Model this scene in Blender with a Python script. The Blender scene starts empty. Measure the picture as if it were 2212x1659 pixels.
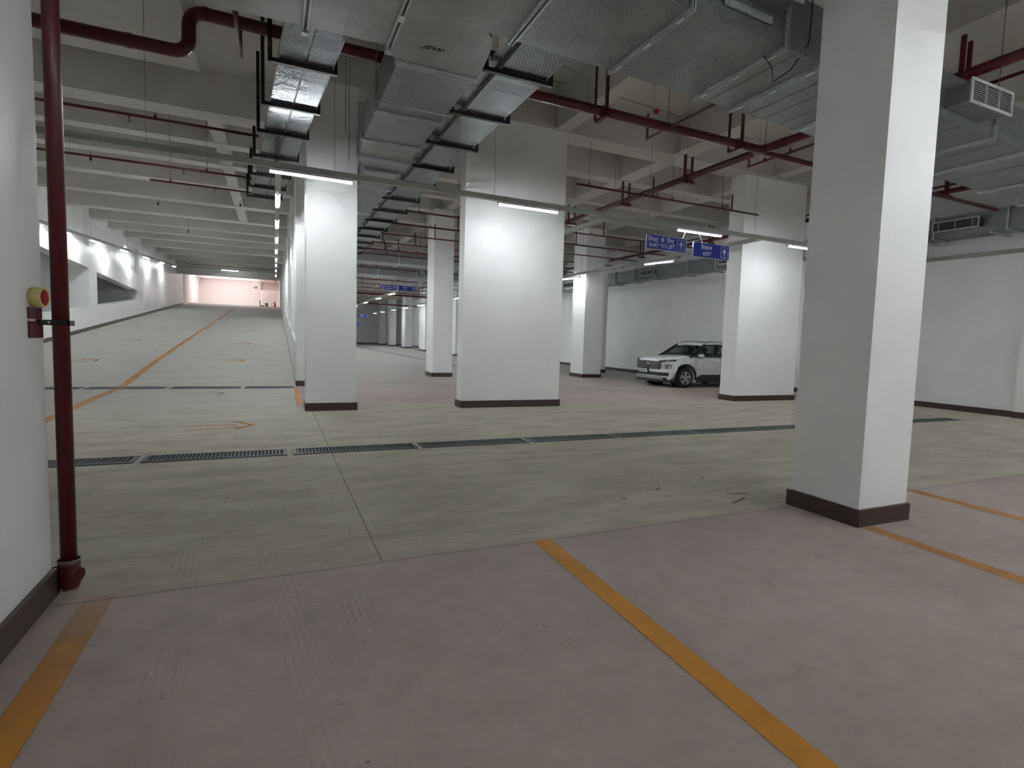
import bpy, bmesh, math, random
from mathutils import Vector, Matrix
random.seed(7)
S = bpy.context.scene
COL = S.collection
PI = math.pi

# ------------------------------------------------------------------ camera
F_PX, SH_X, SH_Y, W_PX = 1236.6, 97.2, 4.5, 2212.0
YAW, PITCH, ROLL = .4589, -.0797, .0347
cam = bpy.data.cameras.new('camera')
co = bpy.data.objects.new('camera', cam); COL.objects.link(co)
cam.sensor_width = 36; cam.sensor_fit = 'HORIZONTAL'
cam.lens = F_PX / W_PX * 36
cam.shift_x = -SH_X / W_PX; cam.shift_y = SH_Y / W_PX
cam.clip_end = 400; cam.clip_start = .05
fw = Vector((math.sin(YAW)*math.cos(PITCH), math.cos(YAW)*math.cos(PITCH), math.sin(PITCH)))
rt = Vector((math.cos(YAW), -math.sin(YAW), 0)); up = rt.cross(fw)
rt2 = rt*math.cos(ROLL) + up*math.sin(ROLL); up2 = -rt*math.sin(ROLL) + up*math.cos(ROLL)
m = Matrix((rt2, up2, -fw)).transposed().to_4x4(); m.translation = Vector((0, 0, 1.5))
co.matrix_world = m
S.camera = co

# ------------------------------------------------------------------ world, exposure
w = bpy.data.worlds.new('world'); S.world = w; w.use_nodes = True
w.node_tree.nodes['Background'].inputs[0].default_value = (.75, .85, 1, 1)
w.node_tree.nodes['Background'].inputs[1].default_value = .3
S.view_settings.view_transform = 'Standard'; S.view_settings.look = 'None'
S.view_settings.gamma = 1; S.view_settings.use_curve_mapping = False
S.view_settings.exposure = 3.42
S.cycles.diffuse_bounces = 4; S.cycles.max_bounces = 6; S.cycles.transparent_max_bounces = 12
S.cycles.use_adaptive_sampling = True; S.cycles.adaptive_threshold = .1; S.cycles.adaptive_min_samples = 16; S.cycles.use_light_tree = False; S.cycles.sample_clamp_indirect = 6
TUBE = 14.0          # strength of the LED diffusers
def area(name, loc, rot, sx, sy, e, col=(1, 1, 1)):
    l = bpy.data.lights.new(name, 'AREA'); l.shape = 'RECTANGLE'; l.size = sx; l.size_y = sy
    l.energy = e; l.color = col
    o = bpy.data.objects.new(name, l); COL.objects.link(o); o.location = loc; o.rotation_euler = rot
    return o
# daylight on the landing at the ramp head, let in by an added roof opening
area('daylight', (-4.2, 70.5, 7.6), (0, math.radians(-12), 0), 4.5, 6.5, 22, (1, .95, .93))

# ------------------------------------------------------------------ materials
def nm(name):
    mt = bpy.data.materials.new(name); mt.use_nodes = True
    nt = mt.node_tree; b = nt.nodes['Principled BSDF']
    return mt, nt, b
def N(nt, t, **k):
    n = nt.nodes.new(t)
    for a, v in k.items():
        if a.startswith('i_'): n.inputs[int(a[2:])].default_value = v
        else: setattr(n, a, v)
    return n
def L(nt, a, b): nt.links.new(a, b)
def pos(nt, scale=(1, 1, 1)):
    g = N(nt, 'ShaderNodeNewGeometry'); mp = N(nt, 'ShaderNodeMapping'); mp.inputs['Scale'].default_value = scale
    L(nt, g.outputs['Position'], mp.inputs['Vector']); return mp.outputs[0]
def noise(nt, vec, sc, det=4, rough=.55):
    n = N(nt, 'ShaderNodeTexNoise'); n.inputs['Scale'].default_value = sc; n.inputs['Detail'].default_value = det
    n.inputs['Roughness'].default_value = rough; L(nt, vec, n.inputs['Vector']); return n.outputs['Fac']
def ramp(nt, fac, stops):
    r = N(nt, 'ShaderNodeValToRGB'); e = r.color_ramp.elements
    e[0].position, e[0].color = stops[0][0], (*stops[0][1], 1); e[1].position, e[1].color = stops[-1][0], (*stops[-1][1], 1)
    for p, c in stops[1:-1]:
        x = e.new(p); x.color = (*c, 1)
    L(nt, fac, r.inputs[0]); return r.outputs[0]
def mth(nt, op, a, b=None, c=None, clamp=False):
    n = N(nt, 'ShaderNodeMath', operation=op); n.use_clamp = clamp
    for i, v in enumerate((a, b, c)):
        if v is None: continue
        if isinstance(v, (int, float)): n.inputs[i].default_value = v
        else: L(nt, v, n.inputs[i])
    return n.outputs[0]
def mixc(nt, f, a, b, mode='MIX'):
    n = N(nt, 'ShaderNodeMix', data_type='RGBA', blend_type=mode)
    if isinstance(f, (int, float)): n.inputs[0].default_value = f
    else: L(nt, f, n.inputs[0])
    for i, v in ((6, a), (7, b)):
        if isinstance(v, tuple): n.inputs[i].default_value = (*v, 1)
        else: L(nt, v, n.inputs[i])
    return n.outputs[2]
def bump(nt, b, h, st=.2, d=.01):
    n = N(nt, 'ShaderNodeBump'); n.inputs['Strength'].default_value = st; n.inputs['Distance'].default_value = d
    L(nt, h, n.inputs['Height']); L(nt, n.outputs[0], b.inputs['Normal'])
def simple(name, col, rough=.5, metal=0, var=.08, sc=6, bmp=0):
    mt, nt, b = nm(name)
    f = noise(nt, pos(nt), sc)
    lo = tuple(c*(1-var) for c in col); hi = tuple(min(1, c*(1+var)) for c in col)
    L(nt, ramp(nt, f, [(.3, lo), (.7, hi)]), b.inputs['Base Color'])
    b.inputs['Roughness'].default_value = rough; b.inputs['Metallic'].default_value = metal
    if bmp: bump(nt, b, noise(nt, pos(nt), 40), bmp)
    return mt
M = {}
M['wall'] = simple('white_paint', (.88, .885, .88), .42, 0, .03, 1.2, .05)
M['ceiling'] = simple('ceiling_paint', (.56, .53, .50), .8, 0, .04, 1.5)
M['pinkwall'] = simple('pink_paint', (.82, .68, .62), .7, 0, .03, 1)
M['black'] = simple('black_iron', (.012, .012, .013), .45, .2)
M['trunk'] = simple('grey_trunking', (.33, .335, .30), .5, .1)
M['white_metal'] = simple('white_powder_coat', (.62, .64, .64), .4)
M['dark'] = simple('dark_void', (.01, .01, .012), .9)
M['rubber'] = simple('tyre_rubber', (.02, .02, .02), .75)
M['cladding'] = simple('black_plastic', (.025, .026, .028), .5)
M['alloy'] = simple('wheel_alloy', (.45, .46, .47), .3, .8)
M['chrome'] = simple('chrome', (.75, .76, .78), .12, 1)
M['carpaint'] = simple('white_car_paint', (.80, .82, .83), .22)
M['carpaint'].node_tree.nodes['Principled BSDF'].inputs['Coat Weight'].default_value = .5
M['silver'] = simple('silver_trim', (.32, .33, .34), .35, .6)
M['seat'] = simple('dark_upholstery', (.03, .03, .032), .8)
M['yellow'] = simple('yellow_plastic', (.62, .42, .04), .5)
M['redp'] = simple('red_enamel', (.45, .015, .02), .3)
M['blue'] = simple('blue_sign_face', (.006, .015, .32), .35)
M['signw'] = simple('white_sign_vinyl', (.72, .76, .80), .4)
M['green'] = simple('green_sign_face', (.02, .22, .08), .4)
M['wire'] = simple('steel_wire', (.22, .21, .2), .5, .5)
M['cable'] = simple('grey_conduit', (.25, .24, .23), .6)
M['ink'] = simple('black_ink', (.015, .015, .015), .7)
M['tape'] = simple('masking_tape', (.66, .56, .20), .6)
M['card'] = simple('red_cardboard_core', (.45, .03, .03), .6)
M['leaf'] = simple('dry_leaf', (.35, .22, .05), .7)
M['paper'] = simple('paper_scrap', (.6, .6, .57), .8)
def red_pipe():
    mt, nt, b = nm('red_pipe_paint')
    f = noise(nt, pos(nt), 9, 5)
    L(nt, ramp(nt, f, [(.25, (.062, .004, .007)), (.75, (.115, .008, .013))]), b.inputs['Base Color'])
    b.inputs['Roughness'].default_value = .28; return mt
M['red'] = red_pipe()
def granite():
    mt, nt, b = nm('brown_granite')
    v = N(nt, 'ShaderNodeTexVoronoi'); v.inputs['Scale'].default_value = 130; L(nt, pos(nt), v.inputs['Vector'])
    n = noise(nt, pos(nt), 60, 6, .7)
    a = ramp(nt, n, [(.35, (.032, .020, .018)), (.55, (.080, .046, .041)), (.72, (.16, .095, .085))])
    L(nt, mixc(nt, .35, a, v.outputs['Color'], 'MULTIPLY'), b.inputs['Base Color'])
    b.inputs['Roughness'].default_value = .35; return mt
M['granite'] = granite()
def galv(name, base, sc=90):
    mt, nt, b = nm(name)
    p = pos(nt)
    v = N(nt, 'ShaderNodeTexVoronoi'); v.inputs['Scale'].default_value = sc; L(nt, p, v.inputs['Vector'])
    sp = N(nt, 'ShaderNodeSeparateColor'); L(nt, v.outputs['Color'], sp.inputs[0])
    n = noise(nt, pos(nt, (1, 1, 3)), 3, 5)
    f = mth(nt, 'MULTIPLY_ADD', sp.outputs[0], .45, mth(nt, 'MULTIPLY', n, .7))
    L(nt, ramp(nt, f, [(.2, tuple(c*.62 for c in base)), (.85, tuple(c*1.25 for c in base))]), b.inputs['Base Color'])
    b.inputs['Metallic'].default_value = .75
    L(nt, mth(nt, 'MULTIPLY_ADD', sp.outputs[1], .18, .34), b.inputs['Roughness'])
    bump(nt, b, n, .12, .02); return mt
M['galv'] = galv('galvanised_sheet', (.27, .285, .29), 85)
M['galvflat'] = galv('galvanised_plain_sheet', (.34, .35, .345), 260)
M['flange'] = galv('galvanised_flange', (.62, .66, .68), 120)
M['foil'] = galv('foil_insulation', (.6, .62, .64), 25)
def perforated():
    mt, nt, b = nm('perforated_steel')
    b.inputs['Base Color'].default_value = (.19, .205, .22, 1); b.inputs['Metallic'].default_value = .9; b.inputs['Roughness'].default_value = .23
    g = N(nt, 'ShaderNodeNewGeometry'); s = N(nt, 'ShaderNodeSeparateXYZ'); L(nt, g.outputs['Position'], s.inputs[0])
    px, py = .042, .034
    row = mth(nt, 'DIVIDE', s.outputs[1], py)
    off = mth(nt, 'MULTIPLY', mth(nt, 'MODULO', mth(nt, 'FLOOR', row), 2.0), .5)
    fx = mth(nt, 'SUBTRACT', mth(nt, 'FRACT', mth(nt, 'ADD', mth(nt, 'DIVIDE', mth(nt, 'ADD', s.outputs[0], 20), px), off)), .5)
    fy = mth(nt, 'SUBTRACT', mth(nt, 'FRACT', row), .5)
    d = mth(nt, 'ADD', mth(nt, 'POWER', mth(nt, 'DIVIDE', fx, .29), 2.0), mth(nt, 'POWER', mth(nt, 'DIVIDE', fy, .20), 2.0))
    hole = mth(nt, 'LESS_THAN', d, 1.0)
    tr = N(nt, 'ShaderNodeBsdfTransparent'); mx = N(nt, 'ShaderNodeMixShader')
    L(nt, hole, mx.inputs[0]); L(nt, b.outputs[0], mx.inputs[1]); L(nt, tr.outputs[0], mx.inputs[2])
    L(nt, mx.outputs[0], nt.nodes['Material Output'].inputs[0])
    bump(nt, b, noise(nt, pos(nt), 5, 3), .25, .03)
    return mt
M['perf'] = perforated()
def glass():
    mt, nt, b = nm('tinted_glass')
    tr = N(nt, 'ShaderNodeBsdfTransparent'); tr.inputs[0].default_value = (.62, .68, .66, 1)
    gl = N(nt, 'ShaderNodeBsdfGlossy'); gl.inputs['Roughness'].default_value = .03
    fr = N(nt, 'ShaderNodeFresnel'); fr.inputs[0].default_value = 1.45
    mx = N(nt, 'ShaderNodeMixShader'); L(nt, fr.outputs[0], mx.inputs[0]); L(nt, tr.outputs[0], mx.inputs[1]); L(nt, gl.outputs[0], mx.inputs[2])
    L(nt, mx.outputs[0], nt.nodes['Material Output'].inputs[0]); return mt
M['glass'] = glass()
def lens():
    mt, nt, b = nm('lamp_lens')
    v = N(nt, 'ShaderNodeTexVoronoi'); v.inputs['Scale'].default_value = 26; L(nt, pos(nt), v.inputs['Vector'])
    sp = N(nt, 'ShaderNodeSeparateColor'); L(nt, v.outputs['Color'], sp.inputs[0])
    L(nt, ramp(nt, sp.outputs[0], [(.1, (.05, .05, .055)), (.35, (.5, .52, .53)), (.75, (.9, .92, .95))]), b.inputs['Base Color'])
    b.inputs['Metallic'].default_value = .6; b.inputs['Roughness'].default_value = .12; return mt
M['lens'] = lens()
def emit():
    mt, nt, b = nm('led_diffuser')
    b.inputs['Base Color'].default_value = (.9, .95, 1, 1)
    b.inputs['Emission Color'].default_value = (.91, .97, 1.0, 1); b.inputs['Emission Strength'].default_value = TUBE
    return mt
M['led'] = emit()
def floor_mat():
    mt, nt, b = nm('brushed_concrete')
    g = N(nt, 'ShaderNodeNewGeometry'); s = N(nt, 'ShaderNodeSeparateXYZ'); L(nt, g.outputs['Position'], s.inputs[0])
    X, Y = s.outputs[0], s.outputs[1]
    big = noise(nt, pos(nt, (1, 1, 1)), .35, 6, .6)
    med = noise(nt, pos(nt, (.8, 2.2, 1)), 1.3, 6, .65)
    brX = noise(nt, pos(nt, (1.2, 26, 1)), 1.6, 5, .7)       # broom marks running across
    brY = noise(nt, pos(nt, (30, .55, 1)), 1.3, 4, .65)
    fine = noise(nt, pos(nt), 55, 4, .7)
    # the three pours: bay (near the camera), drive lane, rear bays
    wob = mth(nt, 'MULTIPLY', mth(nt, 'SUBTRACT', noise(nt, pos(nt), .8, 3), .5), .06)
    yj = mth(nt, 'ADD', Y, wob)
    lane_a = mth(nt, 'MULTIPLY', mth(nt, 'SUBTRACT', yj, 3.79), 9.0, clamp=True)
    wob2 = mth(nt, 'MULTIPLY', mth(nt, 'SUBTRACT', noise(nt, pos(nt), .5, 4), .5), 1.4)
    y2 = mth(nt, 'ADD', Y, wob2)
    lane_b = mth(nt, 'SUBTRACT', 1.0, mth(nt, 'MULTIPLY', mth(nt, 'SUBTRACT', y2, 12.0), 2.0, clamp=True))
    left = mth(nt, 'LESS_THAN', X, .55)
    lane = mth(nt, 'MULTIPLY', lane_a, mth(nt, 'MAXIMUM', lane_b, left))
    pink = ramp(nt, big, [(.30, (0.337, 0.270, 0.243)), (.55, (0.432, 0.350, 0.316)), (.75, (0.497, 0.409, 0.373))])
    olive = ramp(nt, med, [(.28, (0.336, 0.300, 0.227)), (.52, (0.447, 0.407, 0.328)), (.74, (0.528, 0.495, 0.434))])
    grey = ramp(nt, med, [(.3, (0.394, 0.378, 0.342)), (.7, (0.497, 0.477, 0.440))])
    up_ = mth(nt, 'MULTIPLY', mth(nt, 'SUBTRACT', Y, 8.3), .16, clamp=True)
    upl = mth(nt, 'MULTIPLY', up_, mth(nt, 'MULTIPLY', mth(nt, 'SUBTRACT', 2.5, X), .4, clamp=True))
    olive = mixc(nt, upl, olive, grey)
    hallg = mth(nt, 'MULTIPLY', mth(nt, 'SUBTRACT', Y, 14.0), .10, clamp=True)
    pink = mixc(nt, mth(nt, 'MULTIPLY', hallg, .85), pink, ramp(nt, med, [(.3, (.33, .325, .30)), (.7, (.42, .415, .385))]))
    c = mixc(nt, lane, pink, olive)
    sX = ramp(nt, brX, [(.30, (.62, .61, .58)), (.48, (.96, .96, .95)), (.7, (1.06, 1.06, 1.05))])
    c = mixc(nt, mth(nt, 'MULTIPLY', lane, .5), c, sX, 'MULTIPLY')
    sY = ramp(nt, brY, [(.27, (.60, .58, .53)), (.42, (1, 1, 1))])
    patch = mth(nt, 'MULTIPLY', mth(nt, 'SUBTRACT', noise(nt, pos(nt, (1, .5, 1)), .55, 3), .5), 6.0, clamp=True)
    c = mixc(nt, mth(nt, 'MULTIPLY', patch, .7), c, sY, 'MULTIPLY')
    mpd = N(nt, 'ShaderNodeMapping'); mpd.inputs['Rotation'].default_value = (0, 0, .5); mpd.inputs['Scale'].default_value = (26, .9, 1); L(nt, g.outputs['Position'], mpd.inputs['Vector'])
    dg = ramp(nt, noise(nt, mpd.outputs[0], 1.4, 4, .6), [(.30, (.70, .69, .64)), (.43, (1, 1, 1))])
    pdg = mth(nt, 'MULTIPLY', mth(nt, 'SUBTRACT', noise(nt, pos(nt, (.6, .8, 1)), .8, 3), .48), 6.0, clamp=True)
    c = mixc(nt, mth(nt, 'MULTIPLY', mth(nt, 'MULTIPLY', pdg, lane), .8), c, dg, 'MULTIPLY')
    # reddish smears of paint dust
    rs = noise(nt, pos(nt, (.7, 1.6, 1)), 1.1, 5, .62)
    c = mixc(nt, mth(nt, 'MULTIPLY', mth(nt, 'SUBTRACT', rs, .62), 2.6, clamp=True), c, (.26, .12, .10))
    dk = ramp(nt, fine, [(.26, (.55, .54, .52)), (.38, (1, 1, 1))])
    c = mixc(nt, .7, c, dk, 'MULTIPLY')
    # tyre tracks pressed into the dust
    trk = None
    for x0, sl, wd in ((-.42, -.06, .09), (.16, -.10, .10), (.42, -.04, .08), (1.1, -.22, .07), (1.28, -.20, .05), (2.9, -.35, .09), (5.2, -.5, .08), (-2.0, .12, .10), (3.9, .2, .07)):
        d = mth(nt, 'SUBTRACT', mth(nt, 'SUBTRACT', X, x0), mth(nt, 'MULTIPLY', mth(nt, 'SUBTRACT', Y, 2.5), sl))
        band = mth(nt, 'LESS_THAN', mth(nt, 'ABSOLUTE', d), wd)
        gro = mth(nt, 'GREATER_THAN', mth(nt, 'SINE', mth(nt, 'MULTIPLY', d, 2*PI/.036)), .72)
        q_ = mth(nt, 'MULTIPLY', band, gro)
        trk = q_ if trk is None else mth(nt, 'MAXIMUM', trk, q_)
    dash = mth(nt, 'GREATER_THAN', noise(nt, pos(nt, (40, 22, 1)), 1.0, 2), .47)
    vis = mth(nt, 'MULTIPLY', mth(nt, 'SUBTRACT', noise(nt, pos(nt), .9, 3), .42), 4.0, clamp=True)
    c = mixc(nt, mth(nt, 'MULTIPLY', mth(nt, 'MULTIPLY', trk, dash), mth(nt, 'MULTIPLY', vis, .42)), c, (.10, .085, .075))
    # mottling, pale specks and dark grit
    mo = noise(nt, pos(nt), 5.5, 7, .72)
    c = mixc(nt, .55, c, ramp(nt, mo, [(.3, (.80, .79, .77)), (.5, (1, 1, 1)), (.7, (1.10, 1.09, 1.08))]), 'MULTIPLY')
    vo = N(nt, 'ShaderNodeTexVoronoi'); vo.inputs['Scale'].default_value = 3.2; L(nt, pos(nt), vo.inputs['Vector'])
    c = mixc(nt, mth(nt, 'MULTIPLY', mth(nt, 'LESS_THAN', vo.outputs['Distance'], .028), .6), c, (.62, .60, .57))
    vo2 = N(nt, 'ShaderNodeTexVoronoi'); vo2.inputs['Scale'].default_value = 4.7; L(nt, pos(nt), vo2.inputs['Vector'])
    c = mixc(nt, mth(nt, 'MULTIPLY', mth(nt, 'LESS_THAN', vo2.outputs['Distance'], .035), .6), c, (.07, .06, .055))
    # saw-cut and pour joints
    def line(v, at, wd):
        return mth(nt, 'LESS_THAN', mth(nt, 'ABSOLUTE', mth(nt, 'SUBTRACT', v, at)), wd)
    j = line(yj, 3.79, .006)
    j = mth(nt, 'MAXIMUM', j, mth(nt, 'MULTIPLY', line(X, .63, .005), mth(nt, 'GREATER_THAN', Y, 3.8)))
    c = mixc(nt, mth(nt, 'MULTIPLY', j, .65), c, (.06, .055, .05))
    L(nt, c, b.inputs['Base Color'])
    b.inputs['Roughness'].default_value = .78
    bump(nt, b, mth(nt, 'ADD', mth(nt, 'MULTIPLY', brX, lane), mth(nt, 'MULTIPLY', brY, .5)), .25, .006)
    return mt
M['floor'] = floor_mat()
def paint(name, col, wear):
    mt, nt, b = nm(name)
    f = noise(nt, pos(nt), 3.5, 6, .7)
    L(nt, ramp(nt, f, [(.3, tuple(c*.75 for c in col)), (.7, col)]), b.inputs['Base Color']); b.inputs['Roughness'].default_value = .65
    a = N(nt, 'ShaderNodeUVMap'); sp = N(nt, 'ShaderNodeSeparateXYZ'); L(nt, a.outputs[0], sp.inputs[0])
    e = mth(nt, 'MULTIPLY', mth(nt, 'SUBTRACT', .5, mth(nt, 'ABSOLUTE', mth(nt, 'SUBTRACT', sp.outputs[0], .5))), 14.0, clamp=True)   # soft sprayed edges
    f2 = noise(nt, pos(nt, (3, .8, 1)), 1.7, 6, .7)
    al = mth(nt, 'MULTIPLY_ADD', mth(nt, 'SUBTRACT', f2, .5), 3.0*wear, 1.0-.75*wear, clamp=True)
    al = mth(nt, 'MULTIPLY', al, e)
    fade = mth(nt, 'MULTIPLY', mth(nt, 'SUBTRACT', 1.0, sp.outputs[1]), 1.0, clamp=True)
    al = mth(nt, 'MULTIPLY', al, mth(nt, 'MULTIPLY_ADD', fade, 1.0, 0.0, clamp=True))
    L(nt, al, b.inputs['Alpha']); return mt
M['stripe'] = paint('orange_road_paint', (.72, .30, .018), .12)
M['stripe_worn'] = paint('faded_orange_paint', (.70, .32, .07), .38)

# ------------------------------------------------------------------ builders
class MB:
    def __init__(s): s.v = []; s.f = []; s.uv = None; s.sm = False
    def box(s, x0, x1, y0, y1, z0, z1):
        n = len(s.v)
        for z in (z0, z1):
            for x, y in ((x0, y0), (x1, y0), (x1, y1), (x0, y1)): s.v.append(Vector((x, y, z)))
        for q in ((3, 2, 1, 0), (4, 5, 6, 7), (0, 1, 5, 4), (1, 2, 6, 5), (2, 3, 7, 6), (3, 0, 4, 7)): s.f.append([n+i for i in q])
        return s
    def obox(s, a, b, wd, ht, upv=(0, 0, 1)):
        """bar from a to b of width wd and height ht"""
        a = Vector(a); b = Vector(b); d = (b-a).normalized(); u = Vector(upv)
        if abs(d.dot(u)) > .98: u = Vector((1, 0, 0))
        r = d.cross(u).normalized(); u = r.cross(d); n = len(s.v)
        for p in (a, b):
            for i, j in ((-1, -1), (1, -1), (1, 1), (-1, 1)): s.v.append(p + r*i*wd/2 + u*j*ht/2)
        for q in ((0, 1, 2, 3), (7, 6, 5, 4), (4, 5, 1, 0), (5, 6, 2, 1), (6, 7, 3, 2), (7, 4, 0, 3)): s.f.append([n+i for i in q])
        return s
    def prism(s, pts, axis, a, b):
        """polygon (2-D list) extruded along axis from a to b"""
        n = len(s.v); k = len(pts)
        for t in (a, b):
            for p, q in pts:
                s.v.append(Vector({'x': (t, p, q), 'y': (p, t, q), 'z': (p, q, t)}[axis]))
        s.f.append([n+i for i in range(k)][::-1]); s.f.append([n+k+i for i in range(k)])
        for i in range(k): s.f.append([n+i, n+(i+1) % k, n+k+(i+1) % k, n+k+i])
        return s
    def tube(s, pts, r, seg=12, cap=True, smooth=True):
        pts = [Vector(p) for p in pts]; n = len(s.v); s.sm = s.sm or smooth
        prev = None
        for i, p in enumerate(pts):
            d = (pts[min(i+1, len(pts)-1)] - pts[max(i-1, 0)]).normalized()
            if prev is None:
                u = Vector((0, 0, 1)) if abs(d.z) < .9 else Vector((1, 0, 0)); u = (u - d*u.dot(d)).normalized()
            else: u = (prev - d*prev.dot(d)).normalized()
            prev = u; w_ = d.cross(u); rr = r[i] if isinstance(r, (list, tuple)) else r
            for k in range(seg):
                a = 2*PI*k/seg; s.v.append(p + (u*math.cos(a) + w_*math.sin(a))*rr)
        for i in range(len(pts)-1):
            for k in range(seg):
                a = n+i*seg+k; b = n+i*seg+(k+1) % seg; s.f.append([a, b, b+seg, a+seg])
        if cap:
            s.f.append([n+k for k in range(seg)][::-1]); e = n+(len(pts)-1)*seg; s.f.append([e+k for k in range(seg)])
        return s
    def quad(s, *p):
        n = len(s.v); s.v += [Vector(q) for q in p]; s.f.append([n+i for i in range(len(p))]); return s
    def build(s, name, mat, parent=None, origin=None, bevel=0):
        me = bpy.data.meshes.new(name)
        if parent is not None: o0 = parent.matrix_world.translation if parent.parent is None else wloc(parent)
        elif origin is not None: o0 = Vector(origin)
        else:
            xs = [v.x for v in s.v]; ys = [v.y for v in s.v]; zs = [v.z for v in s.v]
            o0 = Vector(((min(xs)+max(xs))/2, (min(ys)+max(ys))/2, min(zs)))
        o0 = wloc(parent) if parent is not None else o0
        me.from_pydata([v-o0 for v in s.v], [], s.f)
        bm = bmesh.new(); bm.from_mesh(me); bmesh.ops.recalc_face_normals(bm, faces=bm.faces)
        if bevel: bmesh.ops.bevel(bm, geom=bm.edges[:], offset=bevel, segments=2, affect='EDGES')
        bm.to_mesh(me); bm.free()
        if s.sm:
            for p in me.polygons: p.use_smooth = len(p.vertices) <= 4
        me.materials.append(M[mat] if isinstance(mat, str) else mat)
        if s.uv:
            ul = me.uv_layers.new(name='UVMap')
            for li, lp in enumerate(me.loops): ul.data[li].uv = s.uv[lp.vertex_index]
        o = bpy.data.objects.new(name, me); COL.objects.link(o)
        if parent is not None: o.parent = parent
        else: o.location = o0
        return o
def wloc(o):
    v = Vector((0, 0, 0))
    while o is not None: v = v + o.location; o = o.parent
    return v
def tag(o, label=None, cat=None, group=None, kind=None):
    if label: o['label'] = label
    if cat: o['category'] = cat
    if group: o['group'] = group
    if kind: o['kind'] = kind
    return o
def thing(name, loc, label, cat, group=None):
    o = bpy.data.objects.new(name, None); COL.objects.link(o); o.location = loc; o.empty_display_size = .1
    return tag(o, label, cat, group)
def dup(root, loc, label=None):
    def rec(o, p):
        c = o.copy(); COL.objects.link(c)
        if p: c.parent = p
        for ch in [x for x in COL.objects if x.parent == o]: rec(ch, c)
        return c
    kids = list(COL.objects)
    c = root.copy(); COL.objects.link(c); c.location = loc
    for ch in [x for x in kids if x.parent == root]:
        d = ch.copy(); COL.objects.link(d); d.parent = c
        for g in [x for x in kids if x.parent == ch]:
            e = g.copy(); COL.objects.link(e); e.parent = d
    if label: c['label'] = label
    return c
def struct(o, label=None, cat=None): return tag(o, label, cat, kind='structure')
def text_mesh(name, body, size, loc, mat, parent, face='-y', align='LEFT', sx=1.0, shear=0, depth=.002, bold=0):
    cu = bpy.data.curves.new('t', 'FONT'); cu.body = body; cu.size = size; cu.align_x = align; cu.extrude = depth/2; cu.shear = shear; cu.offset = bold
    t = bpy.data.objects.new('t', cu); COL.objects.link(t)
    bpy.context.view_layer.update()
    me = bpy.data.meshes.new_from_object(t.evaluated_get(bpy.context.evaluated_depsgraph_get()))
    bpy.data.objects.remove(t)
    R = {'-y': Matrix(((1, 0, 0), (0, 0, -1), (0, 1, 0))), '-x': Matrix(((0, 0, -1), (-1, 0, 0), (0, 1, 0))), '-z': Matrix(((1, 0, 0), (0, -1, 0), (0, 0, -1)))}[face]
    o0 = Vector(loc) - wloc(parent)
    for v in me.vertices:
        p = Vector((v.co.x*sx, v.co.y, v.co.z)); v.co = R @ p + o0
    me.name = name; me.materials.clear(); me.materials.append(M[mat])
    o = bpy.data.objects.new(name, me); COL.objects.link(o); o.parent = parent
    return o

# ------------------------------------------------------------------ the setting
RS, RY0 = .08, 17.2                       # ramp slope and foot
def rz(y): return max(0.0, (min(y, 67.0)-RY0)*RS)
XR = 16.3
struct(MB().box(-9.5, XR+.3, -4.3, RY0, -.3, 0).box(.6, XR+.3, RY0, 93, -.3, 0).build('floor', 'floor'))
ra = MB().prism([(RY0, -.3), (RY0, 0), (67, rz(67)), (76, rz(67)), (76, rz(67)-.3), (67, rz(67)-.3)], 'x', -12.0, .6)
struct(ra.build('floor_ramp', 'floor'), 'concrete ramp rising to the pink landing', 'ramp')
ZC = 6.95; ZB = 6.1
ce = MB().box(-12.2, XR+.3, -4.3, 25, ZC, ZC+.3).box(.6, XR+.3, 25, 93, ZC, ZC+.3).prism([(25, ZC), (59, 7.85), (59, 8.1), (25, ZC+.3)], 'x', -12.2, .6)
hall_rows = [(3.1, 3.75), (7.6, 8.0), (11.72, 12.4), (14.25, 14.7), (16.9, 17.3), (19.1, 19.5), (21.3, 21.75), (24.0, 24.5), (27.1, 27.6), (29.6, 30.1), (32.1, 32.6)]
y = 35.0
while y < 91: hall_rows.append((y, y+.5)); y += 2.9
for i, (a, b) in enumerate(hall_rows): ce.box(.8, XR, a, b, ZB if a > 10 or i == 0 else ZB+.35, ZC)
for a, b in ((2.35, 2.7), (5.55, 5.88), (8.75, 9.25), (12.1, 12.5), (15.2, 15.5)): ce.box(a, b, -4, 91, ZB+.02, ZC)
for a, b in ((14.7, 15.35), (17.0, 17.45), (19.1, 19.6), (21.95, 22.5), (25.1, 25.7), (29.2, 29.8), (33.0, 33.6), (36.3, 36.9), (39.6, 40.2), (44.4, 45), (49.2, 49.8), (54, 54.6)):
    e_ = ZB+max(0, a-25)*.025; ce.box(-7.5, .6, a, b, e_, e_+.9)
ce.box(-7.5, .6, 58, 58.6, 6.04, 7.9)          # lintel over the head of the ramp
ce.box(-12, -1.19, 4.2, 12.58, ZB+.01, ZC)     # dropped slab left of the cable trays
ce.box(-1.35, -1.05, 15.3, 28.6, ZB+.03, ZC)
struct(ce.build('ceiling', 'ceiling'))
ce2 = MB().box(-7.8, .8, 58.6, 66.6, 7.3, 7.5).box(-7.8, -7.0, 66.6, 75.3, 7.3, 7.5).box(-1.8, .8, 66.6, 75.3, 7.3, 7.5).box(-7.8, .8, 74.2, 75.3, 7.3, 7.5)
ce2.box(-7.5, .6, 63.5, 64.0, 6.75, 7.3).box(-7.5, .6, 72.5, 73.0, 6.9, 7.3)
struct(ce2.build('ceiling_landing', 'pinkwall'))
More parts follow.
